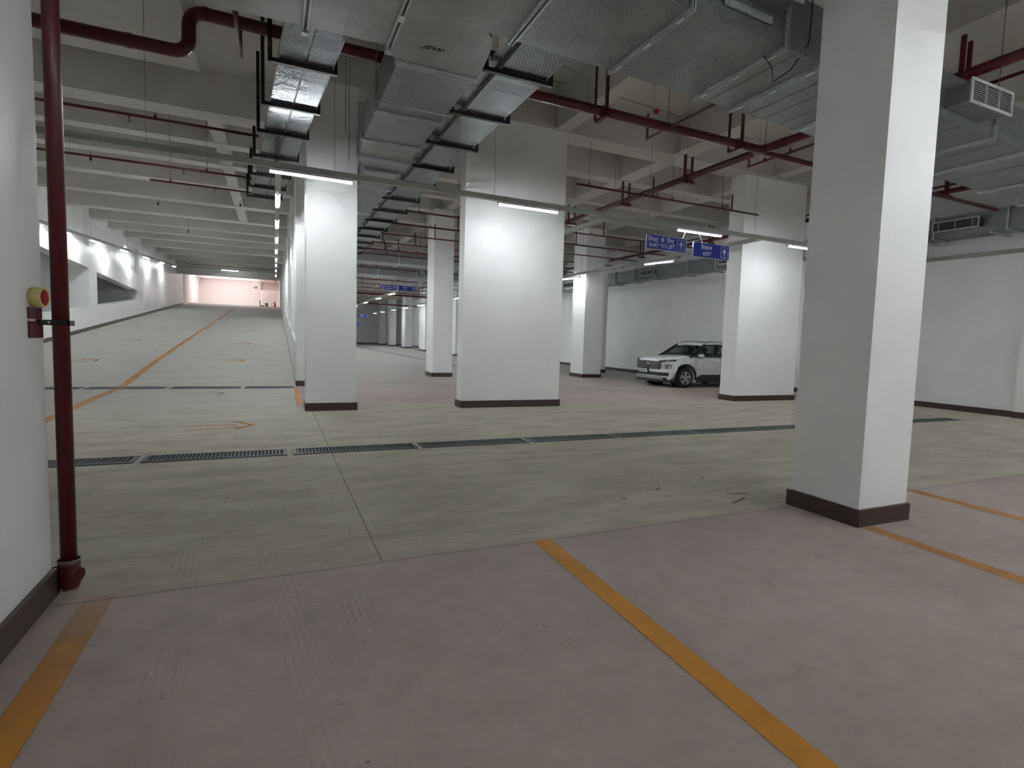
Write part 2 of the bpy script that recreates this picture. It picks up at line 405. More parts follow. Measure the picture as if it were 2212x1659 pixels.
# walls
struct(MB().box(XR, XR+.3, -4.3, 93, -.2, ZC).box(XR-.12, XR+.05, 6.9, 7.55, 0, 4.0).build('wall_right', 'wall'))
struct(MB().box(-9.5, XR+.3, -4.6, -4.3, -.2, ZC).build('wall_back', 'wall'))
struct(MB().box(.5, XR+.3, 91.5, 91.8, -.2, ZC).build('wall_far', 'wall'))
nl = MB().box(-1.85, -1.11, -4.3, 3.96, 0, ZC)
struct(nl.build('wall_left', 'wall'))
struct(MB().box(-9.5, -1.85, -1.2, -1.0, 0, ZC).build('wall_lobby', 'wall'))
# ramp left wall with its two slanted openings and the recessed upper band
XL = -7.5
wl = MB()
T = .45
ZW = 7.9
wl.box(XL-T, XL, -1, 22.0, -.1, ZC)
def sill(a, b, off=1.33): wl.prism([(a, rz(a)-.3), (b, rz(b)-.3), (b, rz(b)+off-.0), (a, rz(a)+off)], 'x', XL-T, XL)
sill(22.0, 32.75, 1.0); sill(32.75, 34.0, 6.0); sill(34.0, 43.4, 1.0); sill(43.4, 75.2, 6.0)
wl.v  # piers are clipped by the slab above
wl.prism([(22.0, 4.35), (32.75, 4.02), (32.75, ZW), (22.0, ZW)], 'x', XL-T, XL-.12).prism([(22.0, 4.35), (32.75, 4.02), (32.75, 4.98), (22.0, 5.3)], 'x', XL-.12, XL)
wl.prism([(34.0, 3.95), (43.4, 3.62), (43.4, ZW), (34.0, ZW)], 'x', XL-T, XL-.14).prism([(34.0, 3.95), (43.4, 3.62), (43.4, 4.6), (34.0, 4.95)], 'x', XL-.14, XL)
wl.prism([(34.0, 6.2), (43.4, 6.2), (43.4, ZW), (34.0, ZW)], 'x', XL-.14, XL)
# cross walls behind the openings
wl.box(-9.6, XL-T, 32.75, 33.0, 1.0, ZC).box(-11, XL-T, 43.4, 43.7, 2, ZC).box(-12, -11.7, 20, 48, 0, ZC)
wl.box(-12, -9.2, 38.0, 38.3, 1, ZC)
wl.box(-12, XL-T, 19.8, 20, 0, ZC)
wl.box(-12, XL-T, 20, 44, ZC-1.9, ZC-1.6)
struct(wl.build('wall_ramp_left', 'wall'))
struct(MB().box(-12, XL-T, 20, 48, 0, .6).build('floor_service', 'floor'))
# landing
struct(MB().box(-7.9, -1.42, 75, 75.3, 3.7, 7.5).box(-2.2, -1.42, 74.6, 75, 3.7, 7.3).box(-1.42, 1.0, 76.2, 76.5, 3.7, 7.5).box(-1.42, .9, 74.9, 75.2, 6.1, 7.3)
       .box(-7.62, XL+.02, 62.5, 75.2, 3.5, 7.5).box(.45, .95, 62.5, 76.3, 3.5, 7.5).build('wall_landing', 'pinkwall'))
# wall between the ramp and the hall, piers and raised panels towards the ramp
wr = MB().box(.6, .85, RY0, 91.5, -.1, ZC+1)
for a, b in ((17.2, 18.2), (22.4, 23.4), (28.2, 29.0), (34, 35), (40, 41), (46, 47), (52, 53), (57.5, 62.5)): wr.box(.52, .6, a, b, rz(a)-.1, ZC)
wr.prism([(RY0+.02, 0), (62.5, rz(62.5)), (62.5, rz(62.5)+1.05), (RY0+.02, 1.05)], 'x', .527, .6)
struct(wr.build('wall_ramp_right', 'wall'))
# skirtings
def skirt(name, mb): return struct(mb.build(name, 'granite'))
skirt('baseboard_right', MB().box(XR-.03, XR, -4.3, 6.9, 0, .15).box(XR-.15, XR-.12, 6.87, 7.58, 0, .15).box(XR-.03, XR, 7.55, 91.5, 0, .15))
skirt('baseboard_left', MB().box(-1.11, -1.085, -4.3, 3.985, 0, .15).box(-1.85, -1.085, 3.96, 3.985, 0, .15))
skirt('baseboard_far', MB().box(.85, XR, 91.47, 91.5, 0, .15))
skirt('baseboard_ramp_left', MB().prism([(RY0, 0), (62, rz(62)), (62, rz(62)+.15), (RY0, .15)], 'x', XL, XL+.03).box(XL, XL+.03, 0, RY0, 0, .15))
skirt('baseboard_ramp_right', MB().box(.5, .86, RY0-.03, RY0, 0, .15).prism([(RY0, 0), (62, rz(62)), (62, rz(62)+.04), (RY0, .04)], 'x', .5, .52).box(.85, .875, RY0-.03, 91, 0, .15))
# the ragged cement fillet along the foot of the near wall
# ------------------------------------------------------------------ columns
cols = [
 ((4.46, 5.10, 3.14, 3.86), 'nearest square white column, standing in the parking bay at right', 'square columns'),
 ((.53, 1.42, 11.75, 12.5), 'narrow white column at the foot of the ramp, left of the wide column', None),
 ((3.54, 5.84, 11.72, 12.1), 'widest white column, lit by a lamp, in the middle of the photo', None),
 ((11.3, 13.6, 11.9, 12.46), 'broad white column that hides the rear half of the parked car', None),
 ((5.2, 5.93, 20.95, 21.95), 'white column standing free in the gap between the narrow and the widest column', None),
 ((11.35, 12.2, 20.65, 21.75), 'bright white column left of the car, in front of a grey one', None),
 ((13.35, 14.55, 24.2, 25.0), 'shaded white column peeping out behind the bright one left of the car', None),
 ((12.7, 13.5, 44, 46), 'distant white column showing as a sliver left of the widest column', None),
 ((13.0, 14.0, 55.5, 58.0), 'distant white column partly hidden by the free-standing column', None),
 ((13.4, 14.2, 67, 69), 'distant white column under the row of lamps, third from the far wall', None),
 ((13.6, 14.35, 77.5, 79.5), 'distant white column under the row of lamps, second from the far wall', None),
 ((13.65, 14.4, 85.5, 87.5), 'distant white column nearest the far wall', None),
]
for (x0, x1, y0, y1), lab, grp in cols:
    t = thing('column', ((x0+x1)/2, (y0+y1)/2, 0), lab, 'column', 'white columns with brown skirting')
    MB().box(x0, x1, y0, y1, 0, ZB if y0 > 4 else ZB).build('shaft', 'wall', t)
    k = .025
    MB().box(x0-k, x1+k, y0-k, y0, 0, .15).box(x0-k, x1+k, y1, y1+k, 0, .15).box(x0-k, x0, y0, y1, 0, .15).box(x1, x1+k, y0, y1, 0, .15).build('skirting', 'granite', t)

# ------------------------------------------------------------------ floor marks
def stripe(name, pts, wd, mat, label, z=.003, fade=None, slope=False):
    mb = MB(); mb.uv = []
    n = len(pts)
    for i, (x, y) in enumerate(pts):
        a = Vector(pts[max(i-1, 0)]); b = Vector(pts[min(i+1, n-1)]); d = (b-a).normalized(); r = Vector((d.y, -d.x))*wd/2
        f = 0 if fade is None else fade[i]
        zz = (rz(y) if slope else 0)+z
        for s_, u in ((-1, 0), (1, 1)):
            mb.v.append(Vector((x+r.x*s_, y+r.y*s_, zz))); mb.uv.append((u, f))
    for i in range(n-1): mb.f.append([2*i, 2*i+1, 2*i+3, 2*i+2])
    return tag(mb.build(name, mat), label, 'floor marking', 'orange paint lines on the floor')
stripe('painted_line', [(1.79, 3.79), (1.77, 2.5), (1.75, 1.2), (1.75, -.5)], .145, 'stripe', 'solid orange bay line running to the bottom edge of the photo, right of centre')
stripe('painted_line', [(-.87, 3.85), (-.87, 3.3), (-.87, 2.9), (-.88, 2.2), (-.89, 1), (-.89, -.5)], .15, 'stripe', 'orange bay line beside the near left wall, blurred at its far end', fade=(.85, .45, .25, 0, 0, 0))
stripe('painted_line', [(4.53, 3.1), (4.50, 2.2), (4.48, 1.0), (4.48, 0)], .155, 'stripe_worn', 'orange bay line leaving the foot of the nearest square column', fade=(.3, 0, 0, 0))
stripe('painted_line', [(6.22, 3.85), (6.2, 3.0), (6.18, 1.5)], .155, 'stripe_worn', 'faint orange bay line at the far right, behind the nearest column', fade=(.35, 0, 0))
pts = [(-3.16, 11.0), (-3.21, 12.3), (-3.3, 14.4), (-3.34, 16.4), (-3.36, 17.2), (-3.4, 20), (-3.43, 23.3), (-3.38, 33), (-3.3, 45), (-3.2, 58)]
stripe('painted_line', pts, .17, 'stripe_worn', 'faded orange centre line climbing the ramp', slope=True, fade=[.1, 0, 0, 0, 0, 0, 0, .1, .2, .2])
stripe('painted_line', [(.44, 12.6), (.47, 14.8), (.5, 17.0)], .12, 'stripe_worn', 'short orange paint line between the narrow column and the ramp wall', z=.004)
def arrow(cx, cy, ang, L_, fade, label, name='painted_arrow'):
    mb = MB(); mb.uv = []
    def q(pts):
        n = len(mb.v)
        for x, y in pts:
            c, s_ = math.cos(ang), math.sin(ang); X = cx+x*c-y*s_; Yy = cy+x*s_+y*c
            mb.v.append(Vector((X, Yy, rz(Yy)+.004))); mb.uv.append((.5, fade))
        mb.f.append([n+i for i in range(len(pts))])
    q([(-L_/2, .16), (L_*.25, .02), (L_*.25, .12), (-L_/2, .22)]); q([(-L_*.35, -.38), (L_*.4, -.16), (L_*.4, -.06), (-L_*.35, -.32)])
    q([(L_*.14, .55), (L_*.24, .50), (L_*.5, .02), (L_*.38, .0), (L_*.3, .16)]); q([(L_*.5, .02), (L_*.38, .0), (L_*.18, -.34), (L_*.26, -.36)])
    return tag(mb.build(name, 'stripe_worn'), label, 'floor marking', 'orange arrows on the floor')
arrow(-.80, 10.1, .0, 1.1, .1, 'faded orange arrow on the flat floor just in front of the ramp grating')
arrow(-1.45, 15.3, .3, .9, .45, 'very faint orange arrow on the floor before the ramp')
arrow(-1.37, 22.5, .3, 1.0, .15, 'small orange arrow on the right lane of the ramp, lowest one')
arrow(-1.35, 28.3, .3, .9, .2, 'small orange arrow on the right lane of the ramp, above the lowest')
arrow(-1.33, 35, .3, .8, .3, 'small orange arrow dab high on the right lane of the ramp')
arrow(-5.3, 22.0, .6, 1.0, .25, 'small orange arrow on the left lane of the ramp, lowest one')
arrow(-5.3, 28.5, .6, .9, .35, 'faint orange arrow dab on the left lane of the ramp, middle one')
arrow(-5.28, 35.0, .6, .9, .4, 'faint orange arrow dab on the left lane of the ramp, upper one')
# red chalk marks before the nearest column
M['redchalk'] = paint('faded_red_chalk', (.36, .06, .05), .5)
stripe('chalk_mark', [(3.92, 4.06), (4.2, 4.18)], .035, 'redchalk', 'lower red chalk stroke on the floor left of the nearest column')['group'] = 'red chalk strokes'
stripe('chalk_mark', [(4.12, 4.36), (4.36, 4.30)], .035, 'redchalk', 'upper red chalk stroke on the floor left of the nearest column')['group'] = 'red chalk strokes'
# litter
for i, (x, y, a, mat, lab) in enumerate(((3.55, 4.75, .4, 'leaf', 'tiny dry yellow leaf on the floor before the nearest column, left one'), (4.35, 5.0, 1.2, 'leaf', 'tiny dry yellow leaf on the floor close left of the nearest column'),
        (3.0, 4.55, 2.2, 'leaf', 'tiny orange scrap on the floor left of the nearest column'), (6.9, 11.0, .3, 'paper', 'small white paper scrap on the floor right of the widest column'), (9.2, 10.6, .9, 'paper', 'small white paper scrap on the floor in front of the broad column'),
        (8.2, 13.2, .2, 'paper', 'small paper scrap on the floor left of the broad column'))):
    c, s_ = math.cos(a), math.sin(a); k = .035 if mat == 'leaf' else .05
    mb = MB(); P_ = [(-k*1.3, 0), (-k*.3, -k*.5), (k*.9, -k*.3), (k*1.4, .2*k), (k*.2, k*.6)]
    mb.v = [Vector((x+p*c-q*s_, y+p*s_+q*c, .004+.012*(j % 2))) for j, (p, q) in enumerate(P_)]; mb.f = [[0, 1, 4], [1, 2, 4], [2, 3, 4]]
    tag(mb.build('dry_leaf' if mat == 'leaf' else 'paper_scrap', mat), lab, 'litter')

# ------------------------------------------------------------------ drain gratings
def grate(x0, x1, y0, y1, label, group, step=.04, name='drain_grating'):
    t = thing(name, ((x0+x1)/2, (y0+y1)/2, 0), label, 'drain grating', group)
    fr = MB(); h = .012; e = .045
    fr.box(x0, x1, y0, y0+e, .0, h).box(x0, x1, y1-e, y1, 0, h).box(x0, x0+e, y0+e, y1-e, 0, h).box(x1-e, x1, y0+e, y1-e, 0, h)
    fr.build('frame', 'gratemetal', t)
    MB().box(x0+e, x1-e, y0+e, y1-e, .0005, .002).build('channel', 'dark', t)
    b = MB(); x = x0+e+step/2
    while x < x1-e-.01: b.box(x-step*.2, x+step*.2, y0+e, y1-e, .003, .010); x += step
    b.build('bars', 'gratemetal', t)
    return t
M['gratemetal'] = simple('grating_steel', (.11, .115, .115), .5, .5)
dx = [-6.2, -4.6, -2.95, -1.37, .16, 1.74, 3.36, 4.86, 6.42, 7.95, 9.5, 11.1, 12.6, 14.1]
names_ = ['fifth', 'fourth', 'third', 'second', 'first']
dl = ['floor grating in the row across the lane, second one left of the red standpipe', 'floor grating in the row across the lane, hidden just left of the red standpipe', 'leftmost fully seen floor grating, right beside the red standpipe', 'long floor grating in the lane row, just right of the one beside the standpipe',
      'floor grating in the lane row below the narrow column', 'floor grating in the lane row below the gap between the two middle columns', 'floor grating in the lane row below the widest column, left panel', 'floor grating in the lane row just right of the widest column', 'floor grating in the lane row, midway between widest and broad columns', 'floor grating in the lane row below the parked car',
      'floor grating in the lane row, just left of the nearest column', 'floor grating in the lane row mostly hidden by the nearest column', 'last floor grating of the lane row, right of the nearest column']
for i in range(13):
    grate(dx[i]+.03, dx[i+1]-.03, 7.56, 7.93, dl[i], 'gratings of the row across the lane')
rx = [-7.4, -5.7, -4.02, -2.36, -.75, .5]
for i, lab in enumerate(('grating across the ramp foot, at the left wall', 'grating across the ramp foot, second from the left wall', 'grating across the ramp foot, in the middle', 'grating across the ramp foot, right of the middle', 'grating across the ramp foot, nearest the narrow column')):
    grate(rx[i]+.04, rx[i+1]-.04, 16.55, 17.1, lab, 'gratings across the ramp foot', .06)
t = MB().obox((8.35, 24, .005), (8.6, 89, .005), .3, .01); tag(t.build('drain_channel', 'gratemetal'), 'long dark drain channel running down the distant hall floor', 'drain')

# ------------------------------------------------------------------ lamps on trunking
def make_lamp(along, ln):
    t = thing('tube_lamp', (0, 0, 0), 'x', 'lamp', 'white LED batten lamps')
    h = ln/2; ax = along
    sec_ = [(-.022, .014), (-.022, -.003), (-.012, -.014), (.012, -.014), (.022, -.003), (.022, .014)]
    def pr(sec, a, b, mb): return mb.prism(sec, ax, a, b)
    pr([(-.045, .014), (.045, .014), (.040, .03), (.028, .034), (.028, .062), (-.028, .062), (-.028, .034), (-.040, .03)], -h, h, MB()).build('housing', 'white_metal', t)
    pr(sec_, -h+.012, h-.012, MB()).build('diffuser', 'led', t)
    for e in (-1, 1): pr([(-.026, .014), (-.026, -.016), (.026, -.016), (.026, .014)], e*h-(.012 if e > 0 else 0), e*h+(.012 if e < 0 else 0), MB()).build('end_cap', 'white_metal', t)
    return t
lampX = make_lamp('x', 1.24); lampY = make_lamp('y', 1.5)
used = {'x': False, 'y': False}
def lamp(k, loc, label, tilt=0, stretch=1):
    src = lampX if k == 'x' else lampY
    if not used[k]: o = src; used[k] = True; o.location = loc; o['label'] = label
    else: o = dup(src, loc, label)
    if tilt: o.rotation_euler = (tilt, 0, 0)
    if stretch != 1: o.scale = (1, stretch, 1)
    return o
def trunking(name, a, b, label, wires=(), ht=.085, wd=.1, pre=None):
    t = thing(name, tuple((Vector(a)+Vector(b))/2), label, 'cable trunking', 'grey lamp trunking')
    MB().obox(a, b, wd, ht).build('channel', 'trunk', t)
    if pre: MB().obox(pre, a, wd, ht).build('channel', 'trunk', t)
    d = (Vector(b)-Vector(a)); n = int(d.length//2.9)
    u = d.normalized()
    for i in range(1, n+1):
        p = Vector(a)+u*(i*2.9)
        MB().obox(p-u*.09, p+u*.09, wd+.006, ht+.006).build('joint_cover', 'trunk', t)
    for f in wires:
        p = Vector(a)+d*f
        MB().tube([p+Vector((0, 0, ht/2)), Vector((p.x, p.y, ZC if p.y > 14.7 or p.x > 2.4 else ZB))], .0035, 5).build('suspension_wire', 'wire', t)
    return t
ZT = 4.09
trunking('lamp_trunking', (-7.2, 10.3, ZT), (15.9, 10.3, ZT), 'long grey trunking crossing the photo in front of the columns', (.24, .35, .44, .47, .62, .66, .75, .84, .93))
for x, lab in ((-3.64, 'lamp cut by the near left wall, beside the red standpipe'), (.57, 'bright tube lamp in front of the narrow column'), (4.52, 'bright tube lamp in front of the widest column'), (8.83, 'bright tube lamp above the blue hanging signs'), (12.32, 'tube lamp in front of the broad column, cut by the nearest column')):
    lamp('x', (x*.9626, 10.3, ZT-.105), lab)
def zr(y): return 4.16+.034*(y-10.7)
trunking('lamp_trunking', (.06, 12.2, zr(12.2)), (.06, 55.6, zr(55.6)), 'grey trunking running up the ramp along its right side', (.1, .2, .3, .4, .5, .6, .7), pre=(.056, 10.35, 4.10))
for i, (y, lab) in enumerate(((13.35, 'nearest lamp'), (17.0, 'second lamp'), (20.9, 'third lamp'), (25.1, 'fourth lamp'), (29.3, 'fifth lamp'), (33.1, 'sixth lamp'), (37.6, 'seventh lamp'), (43.5, 'eighth lamp'))):
    lamp('y', (.06, y, zr(y)-.105), lab+' counted up the right side of the ramp', math.atan(.034))
def zl(y): return 1.5+.929*(4.2+.05*(y/.929-10.7)-1.5)
trunking('lamp_trunking', (-6.7, 10.35, zl(10.35)), (-6.7, 53.2, zl(53.2)), 'grey trunking climbing along the left wall of the ramp', (.3, .45, .6))
for y, lab in ((22.3, 'lamp on the left ramp wall hidden behind the red standpipe'), (28.3, 'lamp on the left ramp wall nearest the red standpipe'), (32.5, 'lamp on the left ramp wall, second right of the standpipe'), (38.0, 'lamp on the left ramp wall above the second slanted opening'), (43.8, 'lamp on the left ramp wall where the upper recess ends'), (49.6, 'lamp on the left ramp wall, second from the top corner'), (55, 'lamp on the left ramp wall in the top corner')):
    y *= .929; lamp('y', (-6.7, y, zl(y)-.105), lab, math.atan(.05))
trunking('lamp_trunking', (-7.2, 56.2, 6.5), (.3, 56.2, 6.5), 'short grey trunking crossing the head of the ramp')
lamp('x', (-3.4, 56.2, 6.41), 'lamp glowing above the pink landing at the head of the ramp')
trunking('lamp_trunking', (6.52, 13.6, 4.188), (6.9, 62, 4.15), 'grey trunking leading from the widest column deep into the hall', (.05, .15, .25, .35, .5), pre=(6.26, 10.35, 4.09))
for y, lab in ((17.5, 'lamp hidden behind the widest column on the inner hall trunking'), (25.0, 'lamp on the inner hall trunking behind the free-standing column'), (33.2, 'lamp below the distant exit sign, nearest of the receding row'), (37.9, 'second lamp of the receding upper row in the distant hall'), (43.4, 'third lamp of the receding upper row in the distant hall'), (50.2, 'fourth lamp of the receding upper row in the distant hall'), (57.5, 'last lamp of the upper row, touching the narrow column')):
    lamp('y', (6.5+(y-10.7)*.0078, y, 4.065), lab, 0, 1.5 if y > 30 else 1)
trunking('lamp_trunking', (10.82, 14.0, 4.167), (11.1, 75, 4.12), 'grey trunking receding past the bright column left of the car', (.05, .1, .17, .3), pre=(10.39, 10.35, 4.085))
for y, lab in ((15.0, 'lamp hanging above and left of the parked car'), (21.0, 'lamp shining on the bright column left of the car'), (30.0, 'lamp behind the widest column on the outer hall trunking'), (37.0, 'lamp seen in the slit between the free-standing and widest columns'), (48.5, 'nearest lamp of the lower distant row, left of the free-standing column'), (55.0, 'second lamp of the lower distant row'), (61, 'third lamp of the lower distant row'), (68, 'fourth lamp of the lower distant row'), (73.8, 'farthest lamp of the lower distant row')):
    lamp('y', (10.8+(y-10.7)*.0047, y, 4.03), lab, 0, 1.6 if y > 30 else 1)
trunking('lamp_trunking', (1.7, 18.2, 4.1), (1.7, 38, 4.1), 'grey trunking added for the fill lamps hidden behind the narrow column', (.3, .7))  # unseen trunking and lamps, added to brighten the hall
for i, y in enumerate((19.3, 23, 27, 31, 35)): lamp('y', (1.7, y, 3.995), 'added fill lamp hidden behind the narrow column, '+('nearest', 'second', 'third', 'fourth', 'farthest')[i]+' of its row')
trunking('lamp_trunking', (4.6, 39, 4.1), (4.6, 88, 4.1), 'grey trunking added for the distant hall fill lamps hidden behind the narrow column', (.3, .7))  # second unseen row, added to lift the dark far end of the hall
for i, y in enumerate((41, 46, 51, 56, 61, 66, 71, 76, 81, 86)): lamp('y', (4.6, y, 3.995), 'added far hall fill lamp hidden behind the narrow column, '+('nearest', 'second', 'third', 'fourth', 'fifth', 'sixth', 'seventh', 'eighth', 'ninth', 'farthest')[i]+' of its row')
trunking('lamp_trunking', (16.2, -3, 4.06), (16.2, 10.3, 4.06), 'grey trunking fixed along the right wall', ())
lamp('y', (16.05, 5.6, 3.98), 'lamp on the right wall just outside the photo')
trunking('lamp_trunking', (-1.0, 1.3, 4.19), (15.9, 1.3, 4.19), 'grey trunking overhead above the camera', ())
for x, lab in ((5.3, 'overhead lamp lighting the front of the nearest column'), (9.3, 'added overhead fill lamp right of the nearest column'), (13.2, 'added overhead fill lamp near the right wall')):
    lamp('x', (x, 1.3, 4.1), lab)  # the last two lamps are unseen fill added to the row
trunking('lamp_trunking', (-1.0, -2.6, 4.19), (15.9, -2.6, 4.19), 'grey trunking added overhead behind the camera for the fill lamps', ())  # unseen row added as fill for the near floor and walls
for x, lab in ((.8, 'added fill lamp behind the camera, leftmost'), (4.5, 'added fill lamp behind the camera, second from left'), (8.5, 'added fill lamp behind the camera, third from left'), (12.5, 'added fill lamp behind the camera, rightmost')):
    lamp('x', (x, -2.6, 4.1), lab)

# ------------------------------------------------------------------ ducts
ZD = 4.4
def ya(x): return 5.37+.047*x              # rear bottom edge of the big duct
def yf(x): return 4.02+.052*x              # front bottom edge
def zb(x): return ZD-.015*max(0, x-4)
duct = thing('air_duct', (5, 4.8, 4.4), 'huge galvanised air duct crossing the top of the photo towards the right wall', 'air duct', 'galvanised air ducts')
def dsec(x0, x1, mat, h=.52):
    mb = MB(); n = 0
    P_ = []
    for x in (x0, x1):
        P_ += [Vector((x, yf(x), zb(x))), Vector((x, ya(x), zb(x))), Vector((x, ya(x), zb(x)+h)), Vector((x, yf(x), zb(x)+h))]
    mb.v = P_; mb.f = [[0, 1, 2, 3], [7, 6, 5, 4], [0, 4, 5, 1], [1, 5, 6, 2], [2, 6, 7, 3], [3, 7, 4, 0]]
    return mb.build('duct_section', mat, duct)
def dflange(x, h=.52):
    k = .035; mb = MB()
    for o in (-.014, .014):
        y0, y1, z0 = yf(x)-k, ya(x)+k, zb(x)-k; z1 = z0+h+2*k; a = x+o-.006; b = x+o+.006
        mb.box(a, b, y0, y1, z0, z0+k).box(a, b, y0, y1, z1-k, z1).box(a, b, y0, y0+k, z0+k, z1-k).box(a, b, y1-k, y1, z0+k, z1-k)
    o = mb.build('flange', 'flange', duct)
    for q in (.12, .5, .88): MB().box(x-.02, x+.02, yf(x)+(ya(x)-yf(x))*q-.05, yf(x)+(ya(x)-yf(x))*q+.05, zb(x)-k-.004, zb(x)-k+.01).build('cleat', 'flange', o)
xs = [2.08, 3.24, 4.42, 5.0, 6.15, 6.95, 8.4, 9.3, 10.9, 12.3, 14.6]
for i in range(len(xs)-1): dsec(xs[i], xs[i+1], 'galv')
for x in xs[1:]: dflange(x)
# seams pressed into the sheets
for x in (4.62, 5.3, 5.55, 5.85, 7.3, 7.7, 8.7, 9.9, 11.4):
    MB().obox((x, yf(x)+.02, zb(x)-.002), (x, ya(x)-.02, zb(x)-.002), .008, .005).build('seam', 'galv', duct)
# left body of the duct with the curved shoe that turns down the hall
pl_ = [(-.95, 3.0), (2.08, 3.0), (2.08, ya(2.08)), (1.84, 5.46), (1.91, 5.56), (1.95, 5.69), (1.98, 5.82), (2.0, 5.95), (2.02, 6.12), (2.035, 6.3)]
pl_ += [(2.06, 6.47), (1.17, 6.47)]
for i in range(1, 6): a = i/5*PI/2; pl_.append((1.17-.14*math.sin(a)*.9, 6.47-.22*(1-math.cos(a))-.03))
pl_ += [(1.0, 6.2), (-.95, 6.3)]
tb = MB().prism(pl_, 'z', ZD, ZD+.56).build('duct_elbow', 'galvflat', duct)
for x, y1 in ((1.04, 6.24), (.27, 6.28)):
    b = MB()
    for o in (-.02, .02): b.obox((x+o, 3.0, ZD-.018), (x+o*1, y1, ZD-.018), .012, .036)
    f_ = b.build('flange', 'flange', duct)
    MB().box(x-.03, x+.03, 5.5, 5.62, ZD-.045, ZD).box(x-.03, x+.03, y1-.05, y1+.03, ZD-.06, ZD+.02).build('clamp', 'flange', f_)
b = MB()
for o in (-.022, .022): b.obox((2.08+o, 3.0, ZD-.02), (2.08+o, ya(2.08)+.04, ZD-.02), .014, .04)
b.build('flange', 'flange', duct)
for x in (-.35, .62, 1.32, 1.62): MB().obox((x, 3.0, ZD-.001), (x, 6.2 if x < 1.1 else 6.4, ZD-.001), .006, .003).build('seam', 'galvflat', duct)
for x, y in ((.27, 6.29), (1.05, 6.26), (2.06, 5.5), (5.05, 4.2), (8.25, 4.35)):
    MB().tube([(x, y, ZD+.02), (x, y, ZB)], .006, 6).build('hanger_rod', 'wire', duct)
for i, (x, y, s_, rr) in enumerate(((1.46, 5.03, .10, 0), (1.44, 6.06, .10, 0))):
    tm = text_mesh('maker_mark', 'JSW', s_, (x, y, ZD-.002), 'ink', duct, '-z', 'CENTER', 1.15, .35, .002, .002)
# grilles on the front of the big duct
def grille_y(x0, x1, y, z0, z1, parent, dp, rows=9, cols_=3):
    body = MB().box(x0, x1, y, y+dp, z0, z1).build('grille_box', 'galv', parent)
    fr = MB(); e = .03
    fr.box(x0-e, x1+e, y-.02, y, z0-e, z0).box(x0-e, x1+e, y-.02, y, z1, z1+e).box(x0-e, x0, y-.02, y, z0, z1).box(x1, x1+e, y-.02, y, z0, z1)
    g = fr.build('grille_frame', 'white_metal', parent)
    MB().box(x0, x1, y-.003, y-.001, z0, z1).build('grille_back', 'dark', g)
    lv = MB(); h = (z1-z0)/rows
    for i in range(1, rows): lv.box(x0, x1, y-.012, y-.005, z0+i*h-.003, z0+i*h+.003)
    for i in range(1, cols_): xx = x0+(x1-x0)*i/cols_; lv.box(xx-.004, xx+.004, y-.022, y-.004, z0, z1)
    lv.build('louvres', 'white_metal', g)
grille_y(3.4, 4.3, 3.98, 4.66, 4.86, duct, .26)
grille_y(7.24, 8.05, 4.1, 4.44, 4.66, duct, .34)
b = MB().obox((3.6, 4.185, 4.56), (4.2, 4.215, 4.56), .02, .06).build('stiffener', 'flange', duct)
# duct down the hall
duct2 = thing('air_duct', (1.6, 9, 4.4), 'galvanised air duct running away down the hall beside the perforated tray', 'air duct', 'galvanised air ducts')
segs = [((1.19, 2.03), (1.19, 2.03), 6.47, 7.98, ZD, .46), ((1.19, 2.03), (1.19, 2.03), 7.98, 9.2, ZD, .46), ((1.19, 2.03), (1.24, 2.06), 9.2, 10.1, ZD, .42), ((1.24, 2.06), (1.38, 2.1), 10.1, 10.75, ZD, .38),
        ((1.42, 2.0), (1.46, 2.0), 10.75, 12.1, ZD-.04, .32), ((1.5, 2.06), (1.5, 2.06), 12.1, 14.8, ZD, .34), ((1.5, 2.06), (1.5, 2.06), 14.8, 17.3, ZD, .34), ((1.5, 2.06), (1.5, 2.06), 17.3, 20.2, ZD, .34), ((1.5, 2.06), (1.5, 2.06), 20.2, 23.2, ZD, .34)]
for (a0, a1), (b0, b1), y0, y1, z, h in segs:
    mb = MB(); mb.v = [Vector(p) for p in ((a0, y0, z), (a1, y0, z), (a1, y0, z+h), (a0, y0, z+h), (b0, y1, z), (b1, y1, z), (b1, y1, z+h), (b0, y1, z+h))]
    mb.f = [[0, 1, 2, 3], [7, 6, 5, 4], [0, 4, 5, 1], [1, 5, 6, 2], [2, 6, 7, 3], [3, 7, 4, 0]]
    mb.build('duct_section', 'galv' if y0 < 8 or y0 > 12 else 'galvflat', duct2)
    k = .035; f_ = MB(); e0, e1 = a0-k, a1+k
    for o in (-.02, .02):
        yy = y0+o+.02; f_.box(e0, e1, yy-.007, yy+.007, z-k, z).box(e0, e1, yy-.007, yy+.007, z+h, z+h+k).box(e0, a0, yy-.007, yy+.007, z, z+h).box(a1, e1, yy-.007, yy+.007, z, z+h)
    f_.build('flange', 'flange', duct2)
for x, y in ((1.13, 7.6), (.92, 9.0), (2.1, 7.9), (1.13, 10.5)):
    MB().tube([(x, y, ZD-.02), (x, y, ZB)], .005, 6).build('hanger_rod', 'wire', duct2)
MB().tube([(1.13, 7.62, ZD-.03), (2.1, 7.62, ZD-.03)], .008, 6).build('support_bar', 'flange', duct2)
